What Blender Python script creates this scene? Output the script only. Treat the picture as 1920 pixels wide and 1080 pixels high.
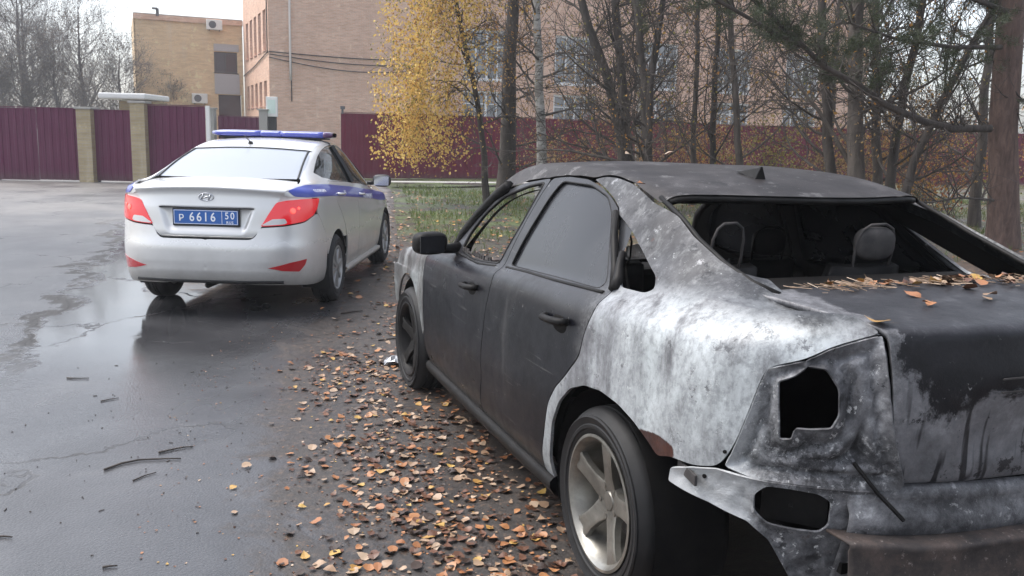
import bpy, bmesh, math, random
import numpy as np
from mathutils import Vector, Matrix, noise as mnoise
from mathutils.geometry import delaunay_2d_cdt

for _o in list(bpy.data.objects): bpy.data.objects.remove(_o, do_unlink=True)
scene = bpy.context.scene
COL = scene.collection
R = math.radians

# ------------------------------------------------------------------ camera (world: X right, Y away, Z up, metres)
CAM_H, PITCH, ROLL, FPX = 1.5036, 0.1678, 0.0254, 1650.0
cd = bpy.data.cameras.new('camera'); cam = bpy.data.objects.new('camera', cd); COL.objects.link(cam)
_U = Vector((0, math.sin(PITCH), math.cos(PITCH))); _X = Vector((1, 0, 0)); _F = Vector((0, math.cos(PITCH), -math.sin(PITCH)))
_r = _X*math.cos(ROLL) + _U*math.sin(ROLL); _u = -_X*math.sin(ROLL) + _U*math.cos(ROLL)
cam.matrix_world = Matrix(((_r.x, _u.x, -_F.x, 0), (_r.y, _u.y, -_F.y, 0), (_r.z, _u.z, -_F.z, CAM_H), (0, 0, 0, 1)))
cd.sensor_width = 36; cd.lens = FPX/1920*36; cd.clip_start = 0.05; cd.clip_end = 2000
scene.camera = cam

# ------------------------------------------------------------------ overcast sky, one soft sun
SUN_EL, SUN_AZ = 60.0, -78.0          # elevation, azimuth measured from +Y towards +X (degrees)
world = bpy.data.worlds.new('World'); scene.world = world; world.use_nodes = True
wn = world.node_tree.nodes; wl = world.node_tree.links
sky = wn.new('ShaderNodeTexSky'); sky.sky_type = 'NISHITA'; sky.sun_disc = False
sky.sun_elevation = R(SUN_EL); sky.sun_rotation = R(SUN_AZ); sky.dust_density = 3.0; sky.air_density = 1.0; sky.ozone_density = 1.0
hs = wn.new('ShaderNodeHueSaturation'); hs.inputs['Saturation'].default_value = 0.44; hs.inputs['Value'].default_value = 1.0
bgn = wn['Background']; bgn.inputs['Strength'].default_value = 0.15
wl.new(sky.outputs[0], hs.inputs['Color']); wl.new(hs.outputs[0], bgn.inputs['Color'])
sd = bpy.data.lights.new('sun', 'SUN'); sun = bpy.data.objects.new('sun', sd); COL.objects.link(sun)
sd.energy = 1.2; sd.angle = R(40); sd.color = (1.0, 0.97, 0.93)
_el, _az = R(SUN_EL), R(SUN_AZ)
_d = Vector((math.sin(_az)*math.cos(_el), math.cos(_az)*math.cos(_el), math.sin(_el)))
sun.rotation_euler = _d.to_track_quat('Z', 'Y').to_euler()
vs = scene.view_settings; vs.view_transform = 'Standard'; vs.look = 'None'; vs.gamma = 1; vs.use_curve_mapping = False
vs.exposure = 1.2
# ------------------------------------------------------------------ helpers
rng = random.Random(7)
def mesh_obj(name, verts, faces, mat=None, parent=None, normals=None, smooth=True, mats=None, fmat=None):
    me = bpy.data.meshes.new(name)
    me.from_pydata([tuple(map(float, v)) for v in verts], [], [tuple(map(int, f)) for f in faces])
    if smooth: me.polygons.foreach_set('use_smooth', [True]*len(me.polygons))
    if mats:
        for m in mats: me.materials.append(m)
        me.polygons.foreach_set('material_index', fmat)
    elif mat: me.materials.append(mat)
    me.update()
    if normals is not None:
        me.normals_split_custom_set_from_vertices([tuple(map(float, n)) for n in normals])
    o = bpy.data.objects.new(name, me); COL.objects.link(o)
    if parent: o.parent = parent
    return o
def fast_obj(name, V, F, mat=None, parent=None, smooth=True, mats=None, fmat=None):
    """V: n x 3 array, F: list of index arrays (m x 3 or m x 4)"""
    F = [np.asarray(f, np.int32) for f in (F if isinstance(F, list) else [F]) if len(f)]
    me = bpy.data.meshes.new(name); V = np.asarray(V, np.float32)
    me.vertices.add(len(V)); me.vertices.foreach_set('co', V.ravel())
    loops = np.concatenate([f.ravel() for f in F]); sizes = np.concatenate([np.full(len(f), f.shape[1], np.int32) for f in F])
    me.loops.add(len(loops)); me.loops.foreach_set('vertex_index', loops)
    me.polygons.add(len(sizes)); me.polygons.foreach_set('loop_start', np.r_[0, np.cumsum(sizes)[:-1]].astype(np.int32))
    me.polygons.foreach_set('use_smooth', np.full(len(sizes), smooth))
    if mats:
        for m in mats: me.materials.append(m)
        me.polygons.foreach_set('material_index', np.asarray(fmat, np.int32))
    elif mat: me.materials.append(mat)
    me.update(calc_edges=True); me.validate()
    o = bpy.data.objects.new(name, me); COL.objects.link(o)
    if parent: o.parent = parent
    return o
def tag(o, label, cat=None, group=None, kind=None):
    if label: o['label'] = label
    if cat: o['category'] = cat
    if group: o['group'] = group
    if kind: o['kind'] = kind
    return o
def empty(name, loc=(0, 0, 0), rz=0.0, label=None, cat=None, group=None):
    o = bpy.data.objects.new(name, None); COL.objects.link(o)
    o.location = loc; o.rotation_euler = (0, 0, rz); o.empty_display_size = .2
    return tag(o, label, cat, group)
def structure(o): o['kind'] = 'structure'; return o
class MB:
    """collects simple shapes into one mesh"""
    def __init__(s): s.v = []; s.f = []; s.m = []; s.cur = 0
    def add(s, v, f):
        b = len(s.v); s.v += [tuple(p) for p in v]; s.f += [tuple(i+b for i in q) for q in f]; s.m += [s.cur]*len(f)
    def box(s, c, d, rot=None):
        x, y, z = (q/2 for q in d)
        p = [Vector((a, b, e)) for a in (-x, x) for b in (-y, y) for e in (-z, z)]
        if rot is not None: p = [rot @ q for q in p]
        c = Vector(c)
        s.add([q+c for q in p], [(0, 1, 3, 2), (4, 6, 7, 5), (0, 4, 5, 1), (2, 3, 7, 6), (0, 2, 6, 4), (1, 5, 7, 3)])
    def tube(s, pts, rad, n=8, cap=True):
        pts = [Vector(p) for p in pts]; rad = rad if isinstance(rad, (list, tuple)) else [rad]*len(pts)
        up = None; rings = []
        for i, p in enumerate(pts):
            t = (pts[min(i+1, len(pts)-1)] - pts[max(i-1, 0)]).normalized()
            if up is None:
                up = Vector((0, 0, 1)) if abs(t.z) < .9 else Vector((1, 0, 0))
            a = t.cross(up).normalized() if t.cross(up).length > 1e-6 else t.orthogonal().normalized(); b = a.cross(t).normalized(); up = b
            rings.append([p + a*math.cos(2*math.pi*k/n)*rad[i] + b*math.sin(2*math.pi*k/n)*rad[i] for k in range(n)])
        v = [q for r in rings for q in r]; f = []
        for i in range(len(pts)-1):
            for k in range(n):
                f.append((i*n+k, i*n+(k+1) % n, (i+1)*n+(k+1) % n, (i+1)*n+k))
        if cap:
            f.append(tuple(range(n-1, -1, -1))); f.append(tuple((len(pts)-1)*n+k for k in range(n)))
        s.add(v, f)
    def lathe(s, prof, n=48, close=False):
        """profile of (radius, y): axis is Y"""
        v = []; f = []; m = len(prof)
        for k in range(n):
            a = 2*math.pi*k/n
            for r, y in prof: v.append((r*math.cos(a), y, r*math.sin(a)))
        for k in range(n):
            q = (k+1) % n
            for i in range(m-1 if not close else m):
                j = (i+1) % m
                f.append((k*m+i, k*m+j, q*m+j, q*m+i))
        s.add(v, f)
    def prism(s, poly, h0, h1, axis='z'):
        n = len(poly)
        def P(a, b, h):
            return {'z': (a, b, h), 'y': (a, h, b), 'x': (h, a, b)}[axis]
        v = [P(a, b, h0) for a, b in poly] + [P(a, b, h1) for a, b in poly]
        f = [tuple(range(n-1, -1, -1)), tuple(range(n, 2*n))] + [(i, (i+1) % n, n+(i+1) % n, n+i) for i in range(n)]
        s.add(v, f)
    def build(s, name, mat, parent=None, smooth=False, bevel=0, angle=None):
        if isinstance(mat, (list, tuple)):
            o = mesh_obj(name, s.v, s.f, None, parent, smooth=smooth, mats=mat, fmat=s.m)
        else:
            o = mesh_obj(name, s.v, s.f, mat, parent, smooth=smooth)
        bm = bmesh.new(); bm.from_mesh(o.data); bmesh.ops.recalc_face_normals(bm, faces=bm.faces)
        if bevel:
            es = [e for e in bm.edges if len(e.link_faces) == 2 and e.calc_face_angle(0) > .5]
            bmesh.ops.bevel(bm, geom=es, offset=bevel, segments=2, affect='EDGES', profile=.6)
        if angle is not None:
            for e in bm.edges:
                e.smooth = not (len(e.link_faces) == 2 and e.calc_face_angle(0) > angle)
        bm.to_mesh(o.data); bm.free()
        return o
def copy_tree(o, parent=None):
    c = o.copy(); COL.objects.link(c); c.parent = parent
    for ch in list(o.children): copy_tree(ch, c)
    return c

# ---- material building
class NT:
    def __init__(s, name):
        s.mat = bpy.data.materials.new(name); s.mat.use_nodes = True
        s.n = s.mat.node_tree.nodes; s.l = s.mat.node_tree.links
        s.b = s.n['Principled BSDF']; s.out = s.n['Material Output']; s._c = None
    def set(s, node, key, val):
        i = node.inputs[key]
        if hasattr(val, 'is_output'): s.l.new(val, i)
        elif isinstance(val, (tuple, list)) and len(val) == 3 and i.type == 'RGBA': i.default_value = (*val, 1)
        else: i.default_value = val
    def node(s, t, props=None, **inp):
        n = s.n.new('ShaderNode'+t)
        for k, v in (props or {}).items(): setattr(n, k, v)
        for k, v in inp.items(): s.set(n, k.replace('_', ' '), v)
        return n
    def coord(s, kind='Object'):
        if s._c is None: s._c = s.n.new('ShaderNodeTexCoord')
        return s._c.outputs[kind]
    def mapped(s, scale=(1, 1, 1), rot=(0, 0, 0), loc=(0, 0, 0), kind='Object', src=None):
        m = s.node('Mapping'); s.l.new(src or s.coord(kind), m.inputs['Vector'])
        m.inputs['Scale'].default_value = scale; m.inputs['Rotation'].default_value = rot; m.inputs['Location'].default_value = loc
        return m.outputs[0]
    def noise(s, scale=5, detail=4, rough=.6, vec=None, dist=0):
        n = s.node('TexNoise', Scale=scale, Detail=detail, Roughness=rough, Distortion=dist)
        s.l.new(vec or s.coord(), n.inputs['Vector']); return n.outputs['Fac']
    def ramp(s, fac, stops, interp='LINEAR'):
        r = s.node('ValToRGB'); e = r.color_ramp; e.interpolation = interp
        while len(e.elements) < len(stops): e.elements.new(.5)
        for el, (p, c) in zip(e.elements, stops):
            el.position = p; el.color = (*c, 1) if isinstance(c, (tuple, list)) else (c, c, c, 1)
        s.l.new(fac, r.inputs[0]); return r.outputs['Color']
    def mix(s, fac, a, b, mode='MIX'):
        m = s.node('Mix', dict(data_type='RGBA', blend_type=mode))
        for k, v in (('Factor', fac), ('A', a), ('B', b)):
            i = [q for q in m.inputs if q.name == k and (q.type == 'RGBA' or k == 'Factor')][0]
            if hasattr(v, 'is_output'): s.l.new(v, i)
            elif k == 'Factor': i.default_value = v
            else: i.default_value = (*v, 1) if isinstance(v, (tuple, list)) else (v, v, v, 1)
        return [q for q in m.outputs if q.type == 'RGBA'][0]
    def math(s, op, a, b=0.0, clamp=False):
        m = s.node('Math', dict(operation=op, use_clamp=clamp))
        for i, v in enumerate((a, b)):
            if hasattr(v, 'is_output'): s.l.new(v, m.inputs[i])
            else: m.inputs[i].default_value = v
        return m.outputs[0]
    def sep(s, vec=None):
        n = s.node('SeparateXYZ'); s.l.new(vec or s.coord(), n.inputs[0]); return n.outputs
    def range(s, v, a, b, c=0.0, d=1.0):
        n = s.node('MapRange', dict(clamp=True, interpolation_type='SMOOTHSTEP')); s.l.new(v, n.inputs[0])
        for i, q in enumerate((a, b, c, d)): n.inputs[i+1].default_value = q
        return n.outputs[0]
    def bump(s, h, strength=.3, dist=.01, nrm=None):
        n = s.node('Bump', Strength=strength, Distance=dist); s.l.new(h, n.inputs['Height'])
        if nrm: s.l.new(nrm, n.inputs['Normal'])
        s.l.new(n.outputs[0], s.b.inputs['Normal']); return n.outputs[0]
    def bsdf(s, **k):
        for a, v in k.items(): s.set(s.b, a.replace('_', ' '), v)
        return s.mat
def plain(name, col, rough=.5, metal=0.0, **k):
    t = NT(name); return t.bsdf(Base_Color=col, Roughness=rough, Metallic=metal, **k)
# ------------------------------------------------------------------ materials
def m_soot(name='soot', c=.006, rough=.85):
    t = NT(name); n = t.noise(14, 5, .65)
    return t.bsdf(Base_Color=t.ramp(n, [(.3, (c*.6, c*.58, c*.6)), (.7, (c*1.7, c*1.55, c*1.5))]), Roughness=rough, Specular_IOR_Level=.15)
def flakes(t, scale, lo, hi, seed=0.0, detail=10, rough=.72, stretch=(1, 1, 1), dist=.15):
    """hard-edged patches, as of scale or paint that lifted"""
    return t.ramp(t.noise(scale, detail, rough, t.mapped(loc=(seed, seed*.7, seed*1.3), scale=stretch), dist=dist), [(lo, 0.0), (hi, 1.0)])
def m_bare():
    """steel that burnt through: chalky grey and white oxide, grey patches, scale, a little rust"""
    t = NT('bare_burnt_steel')
    st = t.mapped(scale=(1, 1, .45))
    big = t.noise(2.6, 5, .6, st, dist=.1); mid = t.noise(6, 10, .72, st, dist=.12); fine = t.noise(46, 5, .7); spk = t.noise(17, 8, .75, dist=.3)
    c = t.ramp(mid, [(.30, (.05, .05, .056)), (.42, (.15, .152, .162)), (.54, (.27, .28, .295)), (.70, (.50, .53, .545))])
    x, y, z = t.sep()
    up = t.range(t.math('ADD', z, t.math('MULTIPLY', t.math('SUBTRACT', mid, .5), .25)), 1.02, 1.10); fwd = t.range(x, 1.5, 2.2)
    pil = t.ramp(t.noise(7, 10, .76, dist=.1), [(.36, (.014, .014, .016)), (.50, (.036, .036, .040)), (.60, (.070, .070, .075)), (.70, (.19, .195, .205))])
    white = t.math('MULTIPLY', t.math('MULTIPLY', t.range(t.math('ADD', x, t.math('MULTIPLY', big, .5)), .28, -.02), t.range(z, .50, .78)), t.ramp(mid, [(.38, .05), (.60, .68)]))
    c = t.mix(white, c, (.60, .64, .65))
    c = t.mix(t.math('MULTIPLY', up, .95), c, pil)
    c = t.mix(t.math('MULTIPLY', t.math('MULTIPLY', up, .6), flakes(t, 14, .62, .66, 4.0)), c, (.34, .345, .36))
    c = t.mix(t.math('MULTIPLY', fwd, .85), c, t.ramp(mid, [(.35, (.025, .021, .019)), (.5, (.06, .054, .048)), (.62, (.14, .13, .118))]))
    c = t.mix(t.math('MULTIPLY', t.range(big, .50, .66), t.math('MULTIPLY', t.range(z, 1.02, .9), .5)), c, (.52, .57, .58))
    c = t.mix(t.math('MULTIPLY', flakes(t, 15, .61, .64, 1.0), .75), c, (.07, .07, .076))
    c = t.mix(t.math('MULTIPLY', flakes(t, 40, .63, .66, 7.0), .55), c, (.60, .63, .63))
    c = t.mix(t.math('MULTIPLY', flakes(t, 5, .60, .66, 2.0, stretch=(1, 1, .6)), .5), c, (.085, .085, .092))
    dr = t.noise(1, 5, .7, t.mapped(scale=(30, 30, 2.2)))
    c = t.mix(t.ramp(dr, [(.50, 0.0), (.7, .16)]), c, (.6, .62, .62))
    # rust by the wheel opening and in spots
    dx = t.math('SUBTRACT', x, -.345); dz = t.math('SUBTRACT', z, .638)
    rr = t.math('ADD', t.math('MULTIPLY', t.math('MULTIPLY', dx, dx), 95), t.math('MULTIPLY', t.math('MULTIPLY', dz, dz), 700))
    ru = t.range(t.math('ADD', rr, t.math('MULTIPLY', t.math('SUBTRACT', mid, .5), 2.2)), 1.0, .8)
    ru = t.math('MAXIMUM', ru, t.math('MULTIPLY', flakes(t, 8, .66, .68, 9.0), .6))
    c = t.mix(ru, c, t.ramp(spk, [(.4, (.030, .012, .010)), (.6, (.075, .026, .017))]))
    c = t.mix(t.ramp(fine, [(.40, .28), (.52, 0.0)]), c, (.05, .05, .055))
    t.bump(t.math('ADD', t.math('MULTIPLY', mid, .8), t.math('ADD', t.math('MULTIPLY', fine, .35), t.math('MULTIPLY', flakes(t, 15, .585, .60, 1.0), -.5))), .5, .005)
    return t.bsdf(Base_Color=c, Roughness=t.ramp(mid, [(.3, .55), (.7, .36)]), Metallic=.3, Specular_IOR_Level=.4)
def m_tail():
    t = NT('tail_panel_burnt_steel')
    mid = t.noise(8, 10, .76, dist=.12); spk = t.noise(30, 9, .8, dist=.2)
    c = t.ramp(mid, [(.34, (.03, .03, .034)), (.46, (.095, .095, .102)), (.58, (.21, .21, .222)), (.72, (.46, .47, .48))])
    x, y, z = t.sep()
    low = t.range(z, .82, .74); low2 = t.range(z, .60, .66)
    scale = t.math('MULTIPLY', t.math('MULTIPLY', low, low2), flakes(t, 16, .47, .49, 3.0))
    c = t.mix(t.math('MULTIPLY', scale, .85), c, t.ramp(spk, [(.45, (.02, .02, .022)), (.55, (.09, .09, .095)), (.62, (.45, .45, .45))]))
    c = t.mix(t.math('MULTIPLY', flakes(t, 26, .60, .615, 5.0), .8), c, (.58, .58, .58))
    c = t.mix(t.math('MULTIPLY', flakes(t, 12, .60, .62, 8.0), .85), c, (.028, .028, .031))
    c = t.mix(t.math('MULTIPLY', t.range(t.math('ADD', y, t.math('MULTIPLY', t.math('SUBTRACT', mid, .5), .25)), .69, .78), .65), c, (.52, .535, .545))
    c = t.mix(t.math('MULTIPLY', flakes(t, 7, .64, .66, 11.0), .5), c, (.055, .028, .022))
    inn = t.range(y, .50, .42); c = t.mix(t.math('MULTIPLY', inn, .6), c, t.ramp(mid, [(.4, (.05, .05, .054)), (.62, (.15, .15, .16))]))
    t.bump(t.math('ADD', mid, t.math('MULTIPLY', spk, .6)), .7, .007)
    return t.bsdf(Base_Color=c, Roughness=.5, Metallic=.3, Specular_IOR_Level=.4)
def m_sooted_paint():
    t = NT('smoke_stained_paint')
    n = t.noise(2.2, 6, .64, dist=.4); f = t.noise(60, 5, .72)
    x, y, z = t.sep()
    c = t.ramp(n, [(.34, (.0022, .0024, .0042)), (.52, (.0042, .0045, .0072)), (.68, (.010, .0105, .014))])
    sh = t.range(t.math('ADD', z, t.math('MULTIPLY', t.math('SUBTRACT', n, .5), .10)), .87, .95)
    c = t.mix(t.math('MULTIPLY', sh, .6), c, (.045, .045, .05))  # door lightened from the shoulder up, light from above put into the colour
    # ash lying in streaks, scratches, heat-paled patches towards the tail
    c = t.mix(t.math('MULTIPLY', flakes(t, 1, .60, .72, 2.0, 6, .7, (7, 7, 1.1)), .35), c, (.07, .068, .068))
    c = t.mix(t.math('MULTIPLY', flakes(t, 1, .655, .675, 5.0, 4, .6, (3, 3, 60)), .4), c, (.12, .118, .115))
    c = t.mix(t.ramp(f, [(.62, 0.0), (.70, .35)]), c, (.11, .105, .10))
    c = t.mix(t.math('MULTIPLY', flakes(t, 22, .665, .68, 6.0), .7), c, (.20, .195, .19))
    c = t.mix(t.math('MULTIPLY', t.range(t.math('ADD', x, t.math('MULTIPLY', n, .3)), .40, .26), .8), c, t.ramp(f, [(.4, (.035, .035, .038)), (.62, (.12, .12, .124))]))
    c = t.mix(t.math('MULTIPLY', t.range(z, .36, .24), .5), c, (.05, .045, .04))
    t.bump(t.math('ADD', t.noise(120, 3, .6), t.math('MULTIPLY', n, 1.5)), .14, .002)
    return t.bsdf(Base_Color=c, Roughness=t.ramp(t.noise(9, 6, .7), [(.35, .42), (.65, .27)]), Specular_IOR_Level=.24)
def m_roof():
    t = NT('scorched_roof_steel')
    n = t.noise(3.5, 10, .73, dist=.1); f = t.noise(34, 7, .75)
    c = t.ramp(n, [(.34, (.016, .0135, .0135)), (.52, (.034, .030, .030)), (.68, (.080, .073, .073))])
    c = t.mix(t.math('MULTIPLY', flakes(t, 9, .60, .62, 2.0), .6), c, (.17, .165, .165))
    c = t.mix(t.math('MULTIPLY', flakes(t, 7, .60, .63, 6.0), .7), c, (.012, .011, .011))
    c = t.mix(t.math('MULTIPLY', flakes(t, 30, .64, .655, 8.0), .7), c, (.32, .31, .30))
    t.bump(t.math('ADD', f, n), .3, .003)
    return t.bsdf(Base_Color=c, Roughness=.46, Metallic=.12, Specular_IOR_Level=.22)
def m_lid():
    t = NT('scorched_boot_lid_steel')
    n = t.noise(6, 10, .75, dist=.12); f = t.noise(26, 7, .8)
    x, y, z = t.sep()
    dark = t.ramp(n, [(.35, (.007, .007, .0085)), (.60, (.015, .015, .018)), (.75, (.05, .05, .054))])
    pale = t.ramp(n, [(.34, (.085, .085, .092)), (.55, (.17, .17, .182)), (.72, (.30, .305, .32))])
    run = t.noise(1, 2, .5, t.mapped(scale=(24, 24, .9)))
    line = t.math('ADD', z, t.math('MULTIPLY', t.math('SUBTRACT', t.noise(4.5, 9, .72, dist=.25), .5), .60))
    fac = t.range(line, .905, .855)
    fac = t.math('MULTIPLY', fac, t.ramp(run, [(.36, .10), (.41, 1.0)]))
    rear = t.range(z, 1.05, 1.03)
    c = t.mix(t.math('MULTIPLY', fac, rear), dark, pale)
    c = t.mix(t.math('MULTIPLY', flakes(t, 13, .59, .62, 4.0), t.math('MULTIPLY', rear, .9)), c, (.016, .016, .019))
    c = t.mix(t.math('MULTIPLY', flakes(t, 20, .64, .67, 1.0), .6), c, (.34, .345, .355))
    deck = t.ramp(n, [(.34, (.018, .018, .021)), (.56, (.036, .036, .041)), (.68, (.09, .09, .097)), (.76, (.22, .22, .23))])
    c = t.mix(t.range(z, 1.045, 1.06), c, deck)
    edge = t.math('ADD', t.math('ABSOLUTE', y), t.math('MULTIPLY', t.math('SUBTRACT', n, .5), .22))
    c = t.mix(t.math('MULTIPLY', t.range(edge, .465, .485), .7), c, t.ramp(f, [(.4, (.10, .10, .106)), (.62, (.27, .27, .285))]))
    t.bump(t.math('ADD', n, t.math('MULTIPLY', f, .4)), .45, .005)
    return t.bsdf(Base_Color=c, Roughness=t.ramp(n, [(.3, .5), (.7, .38)]), Metallic=.2, Specular_IOR_Level=.28)
def m_rust():
    t = NT('rusty_steel'); n = t.noise(8, 9, .76, dist=.1); f = t.noise(40, 5, .8)
    c = t.ramp(n, [(.32, (.018, .016, .017)), (.46, (.042, .034, .032)), (.58, (.075, .055, .048)), (.70, (.14, .12, .115))])
    c = t.mix(t.ramp(f, [(.6, 0.0), (.66, .6)]), c, (.30, .26, .24)); t.bump(n, .5, .006)
    return t.bsdf(Base_Color=c, Roughness=.75, Metallic=.1)
def m_alloy():
    t = NT('burnt_alloy'); n = t.noise(6, 5, .6, dist=.4)
    return t.bsdf(Base_Color=t.ramp(n, [(.3, (.10, .095, .085)), (.55, (.25, .24, .215)), (.75, (.38, .37, .34))]), Roughness=t.ramp(n, [(.3, .5), (.7, .3)]), Metallic=.75)
def m_tyre(name='tyre_rubber', c=.011):
    t = NT(name); n = t.noise(12, 5, .6)
    t.bump(t.noise(60, 3, .6), .2, .002)
    return t.bsdf(Base_Color=t.ramp(n, [(.3, (c*.7, c*.7, c*.75)), (.7, (c*1.5, c*1.45, c*1.5))]), Roughness=.62, Specular_IOR_Level=.3)
M = dict(soot=m_soot(), bare=m_bare(), tail=m_tail(), door=m_sooted_paint(), roof=m_roof(), lid=m_lid(), rust=m_rust(), alloy=m_alloy(), tyre=m_tyre(),
         ash=m_soot('ash_grey', .05, .6), charred=m_soot('charred_plastic', .010, .5))
def m_soot_glass():
    t = NT('smoked_glass'); n = t.noise(2.4, 5, .55, dist=.5)
    return t.bsdf(Base_Color=t.ramp(n, [(.35, (.013, .0135, .016)), (.7, (.032, .033, .037))]), Roughness=t.ramp(n, [(.3, .16), (.7, .36)]), Specular_IOR_Level=.4)
M['soot_glass'] = m_soot_glass()

def m_silver():
    t = NT('silver_paint'); x, y, z = t.sep()
    n = t.noise(3, 5, .6); f = t.noise(30, 5, .7)
    dirt = t.math('MULTIPLY', t.range(t.math('ADD', z, t.math('MULTIPLY', t.math('SUBTRACT', n, .5), .3)), .62, .22), .62)
    c = t.mix(dirt, (.67, .665, .66), t.ramp(f, [(.3, (.17, .155, .13)), (.7, (.27, .25, .22))]))
    r = t.math('ADD', t.math('MULTIPLY', dirt, .45), .27)
    return t.bsdf(Base_Color=c, Roughness=r, Metallic=.35, Coat_Weight=.6, Coat_Roughness=.06)
def m_emit(name, base, col, strength, rough=.15):
    t = NT(name); return t.bsdf(Base_Color=base, Roughness=rough, Emission_Color=(*col, 1), Emission_Strength=strength, Coat_Weight=.8, Coat_Roughness=.05)
M.update(silver=m_silver(), blue_decal=plain('blue_livery_film', (.030, .055, .36), .3, Coat_Weight=.5), black_plastic=plain('black_plastic', (.014, .014, .015), .45),
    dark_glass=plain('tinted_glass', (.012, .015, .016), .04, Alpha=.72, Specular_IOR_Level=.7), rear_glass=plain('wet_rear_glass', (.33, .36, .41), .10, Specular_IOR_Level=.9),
    red_lens=m_emit('lit_red_lens', (.42, .006, .012), (1, .012, .025), .17), red_lens_dim=plain('red_lens', (.42, .012, .02), .15, Coat_Weight=.8), hot=m_emit('brake_bulb', (.8, .05, .04), (1, .07, .05), .9),
    clear_lens=plain('clear_lens', (.62, .60, .60), .12, Coat_Weight=.8), plate_blue=plain('plate_blue', (.035, .13, .42), .4), plate_white=plain('plate_white', (.85, .87, .9), .5), chrome=plain('chrome', (.6, .6, .62), .14, 1.0),
    bar_blue=plain('light_bar_blue', (.05, .07, .38), .12, Coat_Weight=1.0), bar_red=plain('light_bar_end', (.07, .02, .10), .12, Coat_Weight=1.0), cover=plain('wheel_cover_grey', (.30, .30, .30), .4, .5), under=plain('underbody', (.012, .012, .012), .8), seat=plain('seat_cloth', (.05, .05, .055), .9), white_film=plain('white_letters', (.8, .82, .85), .5))
M['tyre2'] = m_tyre('dusty_tyre', .02)
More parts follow.
